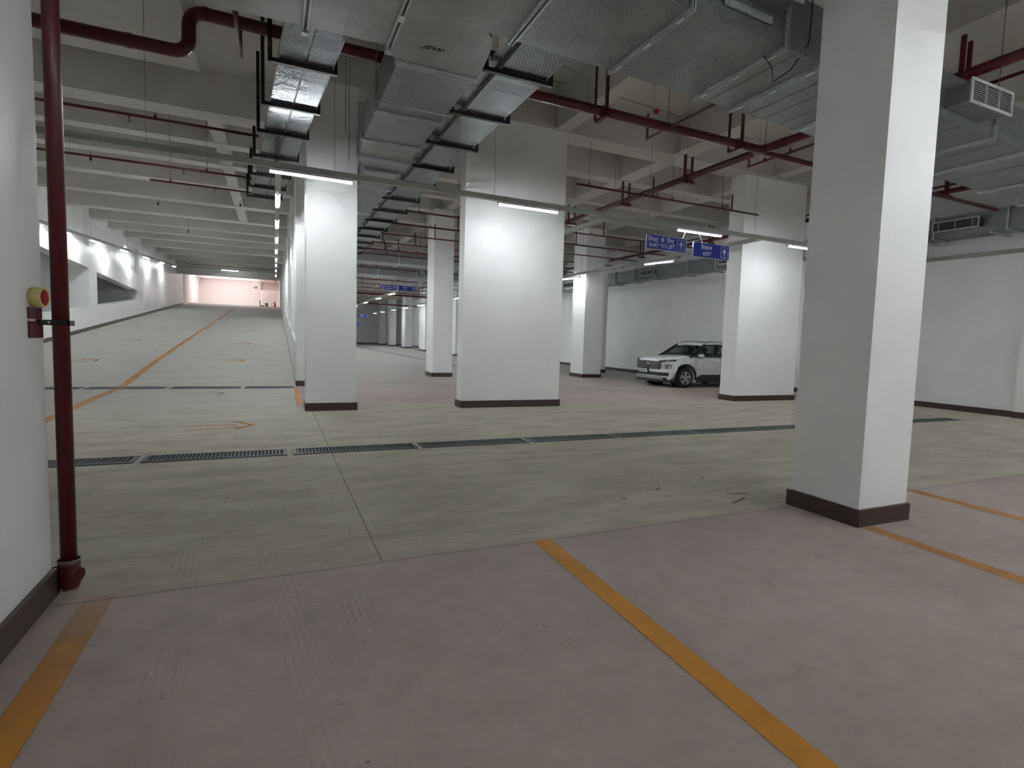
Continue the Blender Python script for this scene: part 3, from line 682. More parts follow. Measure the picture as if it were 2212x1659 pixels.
# duct on the right wall
d3 = thing('air_duct', (15.8, 20, 4.5), 'galvanised air duct fixed high along the right wall', 'air duct', 'galvanised air ducts')
y = -2.0; k = .04
while y < 60:
    y1 = y+random.choice((1.7, 2.0, 2.3)); MB().box(15.5, XR-.12, y, y1, 4.5, 5.0).build('duct_section', 'foil' if 26 < y < 29 else 'galv', d3)
    MB().box(15.5-k, 15.5, y-.02, y+.02, 4.5-k, 5.0+k).box(15.5, XR-.12, y-.02, y+.02, 4.5-k, 4.5).box(15.5, XR-.12, y-.02, y+.02, 5.0, 5+k).build('flange', 'flange', d3)
    MB().box(15.35, XR-.1, y+.25, y+.31, 4.41, 4.46).build('support_bar', 'flange', d3)
    y = y1
for y0, y1 in ((8.25, 9.3), (16.4, 17.3), (21.6, 22.6), (29.6, 30.6)):
    fr = MB(); x = 15.3; e = .03
    MB().box(x, 15.5, y0, y1, 4.62, 4.84).build('grille_box', 'galv', d3)
    fr.box(x-.02, x, y0-e, y1+e, 4.6, 4.63).box(x-.02, x, y0-e, y1+e, 4.83, 4.86).box(x-.02, x, y0-e, y0, 4.63, 4.83).box(x-.02, x, y1, y1+e, 4.63, 4.83)
    fr.box(x-.02, x, (y0+y1)/2-.01, (y0+y1)/2+.01, 4.63, 4.83).box(x-.02, x, y0+.12, y0+.135, 4.63, 4.83).box(x-.02, x, y1-.135, y1-.12, 4.63, 4.83)
    g = fr.build('grille_frame', 'white_metal', d3)
    MB().box(x-.005, x-.001, y0, y1, 4.63, 4.83).build('grille_back', 'dark', g)
    lv = MB()
    for i in range(1, 10): lv.box(x-.014, x-.006, y0, y1, 4.63+i*.02-.002, 4.63+i*.02+.002)
    lv.build('louvres', 'trunk', g)
# cross ducts deep in the hall
for ya_, yb_, z, lab in ((26.0, 27.2, 4.62, 'dark grey air duct crossing the distant hall, the nearer of two'), (31.6, 33.4, 4.62, 'dark grey air duct crossing the distant hall, the farther of two')):
    t = thing('air_duct', (7, ya_, z), lab, 'air duct', 'galvanised air ducts')
    x = .9
    while x < 13:
        MB().box(x, min(x+2, 13.2), ya_, yb_, z, z+.45).build('duct_section', 'galvflat', t); MB().box(x-.02, x+.02, ya_-.04, yb_+.04, z-.04, z+.49).build('flange', 'flange', t); x += 2

# ------------------------------------------------------------------ cable trays
def bracket(parent, y, xl, xr, z, hl, hr, stub=False, b=.045):
    mb = MB().box(xl, xr, y-.03, y+.03, z-b, z)
    mb.box(xr-b, xr, y-.03, y+.03, z, z+hr).box(xl, xl+b, y-.03, y+.03, z, z+hl)
    if stub: mb.box(xl, xl+.26, y-.03+.12, y+.03+.12, z+hl*.55, z+hl*.55+b)
    return mb.build('bracket', 'black', parent)
ZY = 4.5
tr = thing('cable_tray', (2.5, 14, ZY), 'wide perforated cable tray on black brackets, left of the widest column', 'cable tray', 'perforated cable trays')
y = 5.6
while y < 25:
    y1 = min(y+2.4, 25)
    MB().box(2.28, 2.83, y+.004, y1-.004, ZY, ZY+.0015).build('tray_plate', 'perf', tr)
    MB().box(2.27, 2.28, y, y1, ZY, ZY+.07).box(2.83, 2.84, y, y1, ZY, ZY+.07).build('side_rail', 'trunk', tr)
    MB().box(2.13, 2.262, y+.004, y1-.004, ZY+.05, ZY+.0515).build('side_plate', 'perf', tr)
    y = y1
for i in range(14):
    y = 6.34+i*1.375
    bracket(tr, y, 2.09, 2.93, ZY, .36, .12, True)
tl = thing('cable_tray', (.2, 10, ZY), 'double perforated cable tray on long black hangers, above the ramp entrance', 'cable tray', 'perforated cable trays')
def xo(y): return -.067*(y-7.35)
def slat(x0, x1, y0, y1, z, mat, nme, h=.0015):
    mb = MB(); mb.v = [Vector(p) for p in ((x0+xo(y0), y0, z), (x1+xo(y0), y0, z), (x1+xo(y1), y1, z), (x0+xo(y1), y1, z))]
    mb.v += [v+Vector((0, 0, h)) for v in mb.v]; mb.f = [[0, 1, 2, 3], [7, 6, 5, 4], [0, 4, 5, 1], [1, 5, 6, 2], [2, 6, 7, 3], [3, 7, 4, 0]]
    mb.build(nme, mat, tl)
for y0, y1 in ((6.3, 9.0), (9.0, 11.4), (11.4, 14.9)):
    slat(.05, .31, y0, y1, ZY, 'perf', 'tray_plate'); slat(.33, .60, y0, y1, ZY, 'perf', 'tray_plate')
    slat(.04, .05, y0, y1, ZY, 'trunk', 'side_rail', .06); slat(.31, .33, y0, y1, ZY, 'black', 'side_rail', .05); slat(.60, .61, y0, y1, ZY, 'trunk', 'side_rail', .06)
for y in (7.35, 8.75, 9.95, 11.35, 12.7, 13.8, 14.8):
    bracket(tl, y, -.06+xo(y), .66+xo(y), ZY, {7.35: 1.55, 8.75: 1.55, 9.95: 1.1}.get(y, .45), .12)

# ------------------------------------------------------------------ red pipes
def bend(p0, p1, p2, r, n=6):
    p0, p1, p2 = Vector(p0), Vector(p1), Vector(p2); a = (p0-p1).normalized()*r+p1; b = (p2-p1).normalized()*r+p1
    return [((1-t)**2)*a+2*t*(1-t)*p1+t*t*b for t in [i/n for i in range(n+1)]]
def pipe(name, pts, r, label, group, br=.15, seg=14):
    path = [Vector(pts[0])]
    for i in range(1, len(pts)-1): path += bend(pts[i-1], pts[i], pts[i+1], br)
    path.append(Vector(pts[-1]))
    t = thing(name, pts[0], label, 'pipe', group)
    MB().tube(path, r, seg).build('pipe_run', 'red', t)
    return t
GP = 'red fire-fighting pipes'
p1 = pipe('fire_pipe', [(-7.4, 7.87, 4.56), (-.85, 7.87, 4.56), (-.85, 7.87, 5.02), (7.8, 7.87, 5.0), (7.8, 7.3, 5.0)], .072, 'thick red pipe with an S-bend crossing the photo under the ceiling', GP, .17)
for x in (4.5, 7.2, 1.9):
    h = .5
    MB().box(x-.025, x+.025, 7.73, 7.76, 4.9, 5.0+h+.4).box(x-.06, x-.03, 8.0, 8.03, 4.9, 5.0+h+.4).box(x-.03, x+.03, 7.7, 8.05, 4.885, 4.925).build('hanger', 'red', p1)
    cu = MB().tube([Vector((x, 7.87, 5.01))+Vector((0, math.cos(a)*.08, math.sin(a)*.08)) for a in [i*PI/8 for i in range(9)]], .008, 6); cu.build('u_bolt', 'red', p1)
for x in (-1.4, -.85+.17, .6): MB().tube([(x-.03, 7.87, 4.56 if x < -.85 else 5.02), (x+.03, 7.87, 4.56 if x < -.85 else 5.02)], .077, 14).build('coupling', 'red', p1)
p2 = pipe('fire_pipe', [(7.8, -3, 5.0), (7.8, 25.4, 5.0)], .066, 'thick red pipe running into the depth, crossing the S-bend pipe above the signs', GP)
for y in (9.9, 12.3, 15.2, 19, 23, 4.5, 2.6): MB().box(7.68, 7.71, y-.03, y+.03, 4.9, 5.45).box(7.9, 7.93, y+.02, y+.07, 4.9, 5.45).box(7.66, 7.95, y-.03, y+.08, 4.88, 4.92).build('hanger', 'red', p2)
MB().tube([(7.8, 7.72, 5), (7.8, 8.02, 5)], .078, 14).build('tee', 'red', p2)
pipe('fire_pipe', [(7.86, 7.87, 4.97), (15.3, 7.87, 4.93)], .042, 'medium red pipe continuing from the pipe crossing towards the right wall', GP)
p5 = pipe('fire_pipe', [(14.6, -3, 5.38), (14.6, 48, 5.5)], .06, 'red pipe running parallel to the right wall above the wall duct', GP)
for y in (8.6, 12, 17, 21.5, 25.5, 30): MB().box(14.48, 14.51, y-.03, y+.03, 5.28, 5.95).box(14.69, 14.72, y+.05, y+.1, 5.28, 5.95).box(14.46, 14.74, y-.03, y+.1, 5.27, 5.32).build('hanger', 'red', p5)
pipe('fire_pipe', [(14.9, -3, 5.62), (14.9, 20, 5.66)], .03, 'thin red pipe just above the pipe parallel to the right wall', GP)
def branch(axis, c, a, b, z, label, heads=(), rods=(), r=.024, drop=None):
    P_ = (lambda t, h=0: (t, c, z+h)) if axis == 'x' else (lambda t, h=0: (c, t, z+h))
    pts = [P_(a), P_(b)]
    if drop: pts = [P_(a), P_(b), P_(b, drop)]
    t = pipe('sprinkler_pipe', pts, r, label, 'thin red sprinkler pipes', .05, 8)
    for h, d in heads:
        p = Vector(P_(h))
        s_ = MB().tube([p-Vector((0, 0, .0)), p+Vector((0, 0, d*.05))], .016, 6).tube([p+Vector((0, 0, d*.05)), p+Vector((0, 0, d*.11))], .006, 6).tube([p+Vector((0, 0, d*.105)), p+Vector((0, 0, d*.115))], .025, 8)
        s_.build('sprinkler_head', 'red', t)
    for h, l in rods:
        p = Vector(P_(h)); q = MB().tube([p, p+Vector((0, 0, .07))], .02, 6).build('rod_clamp', 'red', t)
        MB().tube([p+Vector((0, 0, .06)), p+Vector((0, 0, l))], .006, 5).build('hanger_rod', 'wire', t)
    return t
def risers(t, axis, c, z, items):
    for h, l in items:
        p = Vector((h, c, z)) if axis == 'x' else Vector((c, h, z))
        MB().tube([p, p+Vector((0, 0, l))], .02, 8).build('riser', 'red', t)
branch('x', 11.7, -7.3, -.25, 4.9, 'upper thin red sprinkler pipe over the ramp entrance', ((-2.1, -1), (-.95, 0)), ((-1.75, .12),))
branch('x', 14.95, -7.3, -.45, 4.9, 'middle thin red sprinkler pipe over the ramp entrance', ((-1.75, -1),), ((-1.32, 1.1),))
branch('x', 16.5, -2.6, -.5, 4.9, 'short thin sprinkler pipe over the ramp, ending at the double tray', ((-1.3, -1),), ((-2.2, 2.06),))
branch('x', 55.2, -6.4, .35, 6.62, 'thin dark pipe along the beam at the head of the ramp', ((-5.5, 1), (-1.8, -1), (-3.2, 1)))
for x, y, lab in ((-4.45, 19.9, 'tiny sprinkler on the ramp ceiling beam beside the standpipe'), (-3.8, 25.6, 'tiny sprinkler on the ramp ceiling, second from the standpipe'), (-3.6, 32, 'tiny sprinkler on the ramp ceiling, third from the standpipe'), (-1.1, 24.0, 'tiny sprinkler on the ramp ceiling near the ramp lamps')):
    MB_ = MB().tube([(x, y, 5.9), (x, y, 6.0)], .03, 6).tube([(x, y, 6.0), (x, y, ZC)], .008, 6); tag(MB_.build('ceiling_sprinkler', 'black'), lab, 'sprinkler')
b_ = branch('y', -.36, 6.7, 8.24, 4.8, 'thin red pipe ending in a riser beside the S-bend, left of the double tray', (), ((7.3, 1.25),)); risers(b_, 'y', -.36, 4.8, ((8.22, .42),))
b_ = branch('y', 5.75, 2, 8.5, 5.0, 'thin red pipe ending in a riser, in front of the S-bend pipe', (), ((7.9, .9),)); risers(b_, 'y', 5.75, 5.0, ((8.48, .42),))
b_ = branch('y', 8.3, -3, 8.72, 5.0, 'thin red pipe ending in a riser, right of the pipe crossing', (), ((7.7, .9), (8.3, .9))); risers(b_, 'y', 8.3, 5.0, ((8.7, .42),))
b_ = branch('x', 11.3, 5.9, 11.2, 4.9, 'thin red sprinkler pipe between the widest and the broad column', ((8.0, 1),), ((6.2, .95), (8.45, .95), (10.0, .6))); risers(b_, 'x', 11.3, 4.9, ((7.9, .45), (10.3, .4)))
b_ = branch('x', 16.3, .95, 13.5, 4.9, 'thin red sprinkler pipe behind the widest column, front one of the hall rows', (), ((9.1, .5), (3.6, .9), (7.2, .8))); risers(b_, 'x', 16.3, 4.9, ((9.55, .5), (5.1, .5)))
ords = ['second', 'third', 'fourth', 'fifth', 'sixth', 'seventh', 'eighth', 'ninth', 'tenth', 'eleventh', 'twelfth', 'thirteenth', 'fourteenth', 'fifteenth']
for i in range(14):
    y = (18.3, 20.3, 22.3, 24.3, 25.7, 27.9, 29.6, 31.1, 34.3, 37.5, 41, 44.6, 48.2, 52)[i]
    z = 4.9
    b_ = branch('x', y, .95, 14.2, z, ords[i]+' of the thin red sprinkler pipes receding through the hall', ((3.4+.9*(i % 3), 1), (6.6+.5*(i % 2), 1)), ((4.4+.3*(i % 4), .9), (9.5, .9)), .022 if i % 3 else .028)
    risers(b_, 'x', y, z, ((5.3-.25*(i % 5), .5), (9.6+.3*(i % 3), .5), (2.8+.4*(i % 4), .42)))
pipe('fire_pipe', [(.95, 46.5, 4.6), (13.2, 46.5, 4.6)], .075, 'red pipe crossing the distant hall behind the blue signs', GP)
pipe('fire_pipe', [(.95, 60, 4.5), (13.2, 60, 4.5)], .06, 'red pipe crossing near the far end of the hall', GP)
# standpipe in front of the near wall
sp = thing('standpipe', (-1.05, 4.02, 0), 'dark red vertical standpipe beside the near left wall', 'pipe', None)
MB().tube([(-1.05, 4.02, .16), (-1.05, 4.02, 6.1)], .038, 20).build('pipe_run', 'red', sp)
el = [(-1.05, 4.02, .17)]+[(-1.05+.045*math.sin(a)*.8, 4.02-.02*math.sin(a), .07-.03*(1-math.cos(a))+.0) for a in (0, .5, 1.0)]
MB().tube([(-1.05, 4.02, .175), (-1.05, 4.02, .14), (-1.05, 4.02, .06), (-1.045, 4.01, .02), (-1.04, 4.0, .0)], [.050, .052, .052, .046, .03], 20).tube([(-1.045, 4.015, .09), (-1.0, 3.99, .085)], [.045, .042], 18).build('elbow', 'red', sp)
MB().tube([(-1.05, 4.02, .165), (-1.05, 4.02, .175)], .053, 20).build('weld_ring', 'wire', sp)
cl = thing('pipe_clamp', (-1.1, 3.9, 1.5), 'dark red clamp bracket bolted to the end of the near wall', 'bracket', None)
MB().box(-1.112, -1.10, 3.75, 3.93, 1.42, 1.505).box(-1.112, -1.10, 3.75, 3.92, 1.517, 1.575).build('back_plate', 'red', cl)
MB().box(-1.10, -1.00, 3.965, 3.975, 1.487, 1.515).box(-1.112, -1.09, 3.86, 3.975, 1.487, 1.515).box(-1.008, -1.0, 3.965, 4.06, 1.487, 1.515).build('arm', 'black', cl)
MB().tube([(-1.085, 3.964, 1.502), (-1.085, 3.96, 1.502)], .006, 10).build('bolt', 'white_metal', cl)
# roll of tape on the bracket
tp = thing('tape_roll', (-1.08, 3.81, 1.575), 'yellow roll of masking tape standing on the clamp bracket', 'tape')
def ringmesh(c, ax_dir, ro, ri, wd, name, mat, parent, seg=36):
    c = Vector(c); a = Vector(ax_dir).normalized(); u = a.cross(Vector((0, 0, 1))).normalized(); v_ = a.cross(u)
    mb = MB(); mb.sm = True
    for s_ in (-1, 1):
        for rr in (ro, ri):
            for k in range(seg): t = 2*PI*k/seg; mb.v.append(c+a*s_*wd/2+(u*math.cos(t)+v_*math.sin(t))*rr)
    for k in range(seg):
        k2 = (k+1) % seg; o = [0, seg, 2*seg, 3*seg]
        mb.f += [[o[0]+k, o[0]+k2, o[2]+k2, o[2]+k], [o[1]+k, o[3]+k, o[3]+k2, o[1]+k2], [o[0]+k, o[1]+k, o[1]+k2, o[0]+k2], [o[2]+k, o[2]+k2, o[3]+k2, o[3]+k]]
    return mb.build(name, mat, parent)
ringmesh((-1.075, 3.80, 1.626), (1, -.15, 0), .05, .040, .046, 'tape_winding', 'tape', tp)
ringmesh((-1.075, 3.80, 1.626), (1, -.15, 0), .040, .037, .044, 'core', 'card', tp)

# ------------------------------------------------------------------ signs
GS = 'blue hanging direction signs'
def sign(x0, x1, z0, z1, y, hindi, eng, label, detail=True, hs=.1, es=.095, hang=4.05):
    t = thing('hanging_sign', ((x0+x1)/2, y, z0), label, 'sign', GS)
    MB().box(x0, x1, y, y+.02, z0, z1).build('panel', 'blue', t)
    e = .008; fr = MB().box(x0-e, x1+e, y-.004, y+.024, z0-e, z0).box(x0-e, x1+e, y-.004, y+.024, z1, z1+e).box(x0-e, x0, y-.004, y+.024, z0, z1).box(x1, x1+e, y-.004, y+.024, z0, z1)
    fr.build('edge_frame', 'signw', t)
    w_ = x1-x0; h = z1-z0; bx0 = x1-w_*.235; bx1 = x1-w_*.035; a0 = z0+h*.12; a1 = z1-h*.12; k = .008
    bx = MB().box(bx0, bx1, y-.003, y, a0, a0+k).box(bx0, bx1, y-.003, y, a1-k, a1).box(bx0, bx0+k, y-.003, y, a0, a1).box(bx1-k, bx1, y-.003, y, a0, a1)
    cx_ = (bx0+bx1)/2; hh = a1-a0
    bx.box(cx_-.011, cx_+.011, y-.003, y, a0+hh*.15, a0+hh*.7)
    bx.prism([(cx_-.055, a0+hh*.52), (cx_, a0+hh*.86), (cx_+.055, a0+hh*.52), (cx_+.055, a0+hh*.42), (cx_, a0+hh*.70), (cx_-.055, a0+hh*.42)], 'y', y-.003, y)
    bx.build('arrow_symbol', 'signw', t)
    cxt = (x0+bx0)/2
    for dx_, s_ in hindi: text_mesh('lettering', s_, hs*1.25, (cxt+dx_, y-.002, z0+h*.55), 'signw', t, '-y', 'LEFT', 1.0, bold=.0016)
    text_mesh('lettering', eng, es*1.25, (cxt, y-.002, z0+h*.14), 'signw', t, '-y', 'CENTER', .95, bold=.0018)
    MB().tube([(x0+w_*.25, y+.01, z1), (x0+w_*.1, y+.01, hang)], .004, 6).build('hanger_rod', 'signw', t)
    MB().tube([(x1-w_*.1, y+.01, z1), (x1+w_*.0, y+.01, hang)], .004, 6).build('hanger_rod', 'signw', t)
    return t
H1 = lambda s: [(-.37*s, '\u093f\u0932\u092b\u094d\u091f'), (-.04*s, '\u0915\u0947'), (.12*s, '\u093f\u0932\u090f')]
H2 = lambda s: [(-.18*s, '\u093f\u0928\u0915\u093e\u0938')]
sign(7.09, 8.14, 3.522, 3.81, 10.29, H1(1), 'WAY TO LIFT', 'blue hanging sign reading WAY TO LIFT, in front of the parked car')
sign(8.34, 9.37, 3.473, 3.781, 10.29, H2(1), 'EXIT', 'blue hanging sign reading EXIT, beside the broad column')
sign(5.03, 5.92, 3.89, 4.16, 32, H1(.8), 'WAY TO LIFT', 'distant blue WAY TO LIFT sign between the narrow and free-standing columns', hs=.085, es=.08, hang=4.9)
sign(6.02, 6.95, 3.89, 4.16, 32, H2(.8), 'EXIT', 'distant blue EXIT sign partly hidden by a lamp', hs=.085, es=.08, hang=4.9)
sign(7.37, 8.42, 3.13, 3.40, 60, H2(1), 'EXIT', 'small far blue sign above the end of the hall', hs=.09, es=.09, hang=4.46)
ws = thing('wall_sign', (7.05, 60, 2.2), 'tiny blue sign beside the narrow column, deep in the hall', 'sign')
MB().box(6.9, 7.45, 60, 60.02, 2.2, 2.6).build('panel', 'blue', ws); MB().box(7.05, 7.3, 59.99, 60, 2.45, 2.5).box(7.08, 7.28, 59.99, 60, 2.32, 2.36).build('lettering', 'signw', ws)
MB().tube([(7.17, 60.03, 0), (7.17, 60.03, 2.6)], .02, 8).build('post', 'trunk', ws)
es_ = thing('exit_sign', (-2.0, 74.58, 5.9), 'small green sign on the pink wall of the landing', 'sign')
MB().box(-2.16, -1.8, 74.57, 74.6, 6.24, 6.45).build('panel', 'green', es_); MB().box(-2.1, -2.0, 74.56, 74.57, 6.3, 6.4).box(-1.95, -1.85, 74.56, 74.57, 6.33, 6.37).build('symbol', 'signw', es_)

# ------------------------------------------------------------------ small ceiling fittings
t = thing('alarm_beacon', (7.95, 11.4, ZC-.05), 'small red alarm beacon on the white ceiling right of the big duct', 'alarm')
MB().tube([(7.95, 11.4, ZC), (7.95, 11.4, ZC-.05)], .09, 16).build('base', 'white_metal', t); MB().tube([(7.95, 11.4, ZC-.05), (7.95, 11.4, ZC-.10), (7.95, 11.4, ZC-.14)], [.07, .065, .03], 16).build('lens', 'redp', t)
t = thing('smoke_detector', (7.3, 10.4, ZC-.05), 'round white ceiling fitting above the red alarm beacon', 'detector')
MB().tube([(7.3, 10.4, ZC), (7.3, 10.4, ZC-.03), (7.3, 10.4, ZC-.07)], [.16, .15, .07], 18).build('base', 'ceiling', t)
def conduit(pts, label, r=.008): tag(MB().tube(pts, r, 6).build('conduit', 'cable'), label, 'conduit', 'grey conduits under the ceiling')
conduit([(4.4, 11.4, ZC-.02), (6.0, 11.3, ZC-.02), (7.9, 11.4, ZC-.02), (8.7, 11.5, ZC-.02), (8.74, 11.5, ZC-.1), (8.74, 11.5, ZB+.0), (9.2, 11.6, ZB-.01)], 'grey conduit running to the red alarm beacon')
conduit([(3.6, 9.8, ZC-.3), (5.3, 10.2, ZC-.3), (5.5, 10.2, ZC-.4), (5.5, 10.2, ZB-.02), (5.9, 10.3, ZB-.02)], 'grey conduit stepping down the beam above the widest column')
conduit([(8.5, 14.0, ZC), (8.5, 14.0, 5.5), (8.6, 14.0, 5.45), (9.4, 14.1, 5.42)], 'hooked grey conduit hanging between the widest and broad columns')
conduit([(12.0, 13.6, ZC), (12.0, 13.6, 5.6), (12.1, 13.6, 5.5)], 'hooked grey conduit just left of the broad column')
conduit([(2.85, 14.0, ZC), (2.9, 14.0, 5.42), (3.4, 14.0, 5.38), (3.5, 14, 5.3), (3.5, 14, 4.95), (3.6, 14, 4.9)], 'thin conduit left of the widest column near the ceiling')
t = thing('dangling_wire', (4.9, 4.6, 4.3), 'black wire dangling in a loop from the big duct beside the nearest column', 'wire')
MB().tube([(4.72, 4.22, 6.1), (4.72, 4.22, 4.75), (4.73, 4.24, 4.5), (4.68, 4.4, 4.3), (4.60, 4.55, 4.22), (4.52, 4.50, 4.33), (4.35, 4.45, 4.38)], .006, 6).build('wire_run', 'black', t)
t = thing('security_camera', (7.1, 31, 4.7), 'pair of white cameras on one bracket under the distant ceiling', 'camera')
MB().tube([(7.0, 31.0, 4.95), (7.05, 31, 4.82), (7.1, 31, 4.95)], .03, 8).tube([(7.05, 31, 4.9), (7.05, 31, 5.4)], .02, 8).build('bracket', 'white_metal', t)
for sx_ in (-1, 1):
    c = MB().tube([(7.05+sx_*.07, 31, 4.84), (7.05+sx_*.17, 30.85, 4.76)], .07, 10).build('camera_body', 'white_metal', t)
    MB().tube([(7.05+sx_*.17, 30.85, 4.76), (7.05+sx_*.185, 30.83, 4.748)], .05, 10).build('camera_lens', 'dark', c)
# things on the landing
t = thing('fire_extinguisher', (0.0, 65.6, rz(65.6)), 'red fire extinguisher on the landing at the head of the ramp', 'fire extinguisher')
z = rz(65.6)
MB().tube([(0, 65.6, z), (0, 65.6, z+.05), (0, 65.6, z+.38), (0, 65.6, z+.46)], [.07, .085, .085, .04], 14).build('cylinder', 'redp', t)
MB().box(-.02, .02, 65.55, 65.65, z+.46, z+.56).build('valve', 'black', t)
MB().tube([(-.02, 65.6, z+.5), (-.2, 65.6, z+.46), (-.33, 65.6, z+.25), (-.27, 65.6, z+.08), (-.1, 65.6, z+.04)], .014, 8).build('hose', 'black', t)
MB().obox((.05, 65.7, z+.5), (.07, 65.8, z+1.05), .05, .03).build('tag', 'signw', t)
t = thing('bucket', (-.75, 65.6, z), 'yellow plastic can with a dark lid beside the fire extinguisher', 'can')
MB().tube([(-.75, 65.6, z), (-.75, 65.6, z+.3)], .14, 16).build('body', 'yellow', t); MB().tube([(-.77, 65.6, z+.3), (-.77, 65.6, z+.36)], .15, 16).build('lid', 'cladding', t)
t = thing('tool_heap', (-1.15, 65.6, z), 'dark tools lying between the yellow can and the pillar', 'tools')
MB().tube([(-1.3, 65.6, z+.03), (-1.1, 65.6, z+.12), (-.95, 65.5, z+.03)], .03, 8).tube([(-1.25, 65.5, z+.06), (-1.0, 65.7, z+.08)], .04, 8).build('handles', 'black', t)
t = thing('leaning_board', (-1.33, 65.7, z), 'narrow dark green board leaning on the pink pillar', 'board')
MB().obox((-1.3, 65.6, z+.0), (-1.36, 65.75, z+.62), .08, .03).build('plank', 'green', t)
# dark gate behind the first slanted opening
t = thing('metal_gate', (-9.9, 32.5, .6), 'black metal gate seen through the first slanted opening', 'gate')
MB().box(-11.6, -9.65, 32.8, 32.85, .6, 4.2).build('panel', 'dark', t)
MB().box(-9.95, -9.9, 32.7, 32.75, .6, 2.6).box(-11, -9.9, 32.7, 32.75, 2.6, 2.66).build('rail', 'chrome', t)
# ------------------------------------------------------------------ parked car (nose towards -X)
CX, CY = 11.97, 16.9
car = thing('car', (CX+2, CY, 0), 'white compact SUV parked behind the broad column, facing left', 'car')
def cw(x, y, z): return Vector((CX+x, CY+y, z))
def nose(y):
    a = abs(y)
    for (a0, x0), (a1, x1) in zip(((0, 0), (.66, 0), (.74, .03), (.84, .09), (.93, .2), (.99, .45)), ((.66, 0), (.74, .03), (.84, .09), (.93, .2), (.99, .45), (1.2, 1.4))):
        if a <= a1: return x0+(x1-x0)*(a-a0)/(a1-a0)
    return .45
def sec(x, hw, zb_, zt, r=.10):
    return [(-hw*.96, zb_), (-hw, zb_+.12), (-hw, .60), (-hw*.985, zt-.22), (-hw*.96, zt-.09), (-hw*.89, zt-.02), (-hw*.6, zt+.015), (0, zt+.03),
            (hw*.6, zt+.015), (hw*.89, zt-.02), (hw*.96, zt-.09), (hw*.985, zt-.22), (hw, .60), (hw, zb_+.12), (hw*.96, zb_)]
st = [(.0, .66, .34, .87), (.03, .74, .26, .93), (.09, .84, .24, .97), (.2, .93, .22, 1.0), (.45, .99, .2, 1.04), (.8, 1.0, .2, 1.07), (1.2, 1.0, .2, 1.10), (2.2, 1.0, .2, 1.12), (3.5, .99, .2, 1.13), (3.85, .93, .22, 1.1), (3.97, .84, .3, 1.0)]
mb = MB(); mb.sm = True
for x, hw, z0, z1 in st:
    for y, z in sec(x, hw, z0, z1): mb.v.append(cw(x, y, z))
k = 15
for i in range(len(st)-1):
    for j in range(k-1): mb.f.append([i*k+j, i*k+j+1, (i+1)*k+j+1, (i+1)*k+j])
    mb.f.append([i*k+k-1, i*k, (i+1)*k, (i+1)*k+k-1])
mb.f.append(list(range(k))); mb.f.append([(len(st)-1)*k+j for j in range(k)][::-1])
body = mb.build('body', 'carpaint', car)
# wheel arches cut out of the body
cut = MB()
for wx in (.86, 3.38):
    for s_ in (-1, 1): cut.tube([cw(wx, s_*.62, .36), cw(wx, s_*1.2, .36)], .43, 40, smooth=False)
cu_o = cut.build('cutter', 'dark', None)
md = body.modifiers.new('b', 'BOOLEAN'); md.operation = 'DIFFERENCE'; md.object = cu_o; md.solver = 'EXACT'
bpy.context.view_layer.update()
nme_ = bpy.data.meshes.new_from_object(body.evaluated_get(bpy.context.evaluated_depsgraph_get()))
body.modifiers.clear(); body.data = nme_; body.data.name = 'body'
nme_.materials.clear(); nme_.materials.append(M['carpaint'])
for p in nme_.polygons: p.material_index = 0
bpy.data.objects.remove(cu_o)
def patch(y0, y1, z0, z1, off, mat, name, parent, ny=10, zt=None, zl=None, thick=.02):
    """panel that follows the nose; zt(y), zl(y) bend its top and bottom"""
    mb = MB()
    for t_ in (0, thick):
        for i in range(ny+1):
            y = y0+(y1-y0)*i/ny; a = z0 if zl is None else zl(y); b = z1 if zt is None else zt(y)
            for z in (a, b): mb.v.append(cw(nose(y)-off+t_+.0+ (.03 if z > .9 else 0), y, z))
    n = 2*(ny+1)
    for i in range(ny):
        a = 2*i; mb.f += [[a, a+1, a+3, a+2], [n+a, n+a+2, n+a+3, n+a+1], [a, a+2, n+a+2, n+a], [a+1, n+a+1, n+a+3, a+3]]
    mb.f += [[0, n, n+1, 1], [n-2, n-1, 2*n-1, 2*n-2]]
    return mb.build(name, mat, parent)
gr = patch(-.70, .70, .62, .90, .035, 'cladding', 'grille', car)
for z in (.66, .71, .76, .81, .86):
    for y0 in [-.66+i*.166 for i in range(8)]:
        if abs(y0+.07) < .13 and z > .74: continue
        patch(y0+.015, y0+.15, z-.006, z+.006, .045, 'silver', 'grille_bar', gr, 2)
eb = MB(); eb.tube([cw(-.035, .105*math.cos(a), .80+.052*math.sin(a)) for a in [2*PI*i/20 for i in range(21)]], .007, 6)
eb.obox(cw(-.036, .04, .765), cw(-.036, .06, .838), .012, .014).obox(cw(-.036, -.06, .765), cw(-.036, -.04, .838), .012, .014).obox(cw(-.036, .05, .795), cw(-.036, -.05, .81), .012, .014)
eb.build('emblem', 'chrome', gr)
for s_ in (-1, 1):
    a, b = (.60, .985) if s_ > 0 else (-.985, -.60)
    o = patch(a, b, .87, .95, .03, 'cladding', 'running_lamp', car, 8, zt=lambda y: .925+.06*min(1, (abs(y)-.6)/.4), zl=lambda y: .87+.05*min(1, (abs(y)-.6)/.4))
    a, b = (.80, .96) if s_ > 0 else (-.96, -.80)
    patch(a, b, .915, .935, .04, 'lens', 'lamp_strip', o, 4, zt=lambda y: .955, zl=lambda y: .925)
    a, b = (.735, .955) if s_ > 0 else (-.955, -.735)
    patch(a, b, .64, .83, .03, 'lens', 'headlamp', car, 8)
patch(-.93, .93, .40, .52, .025, 'cladding', 'lower_intake', car, 14)
patch(-.80, .80, .28, .37, .05, 'silver', 'skid_plate', car, 14)
patch(-.99, .99, .19, .35, .035, 'cladding', 'bumper_lip', car, 14)
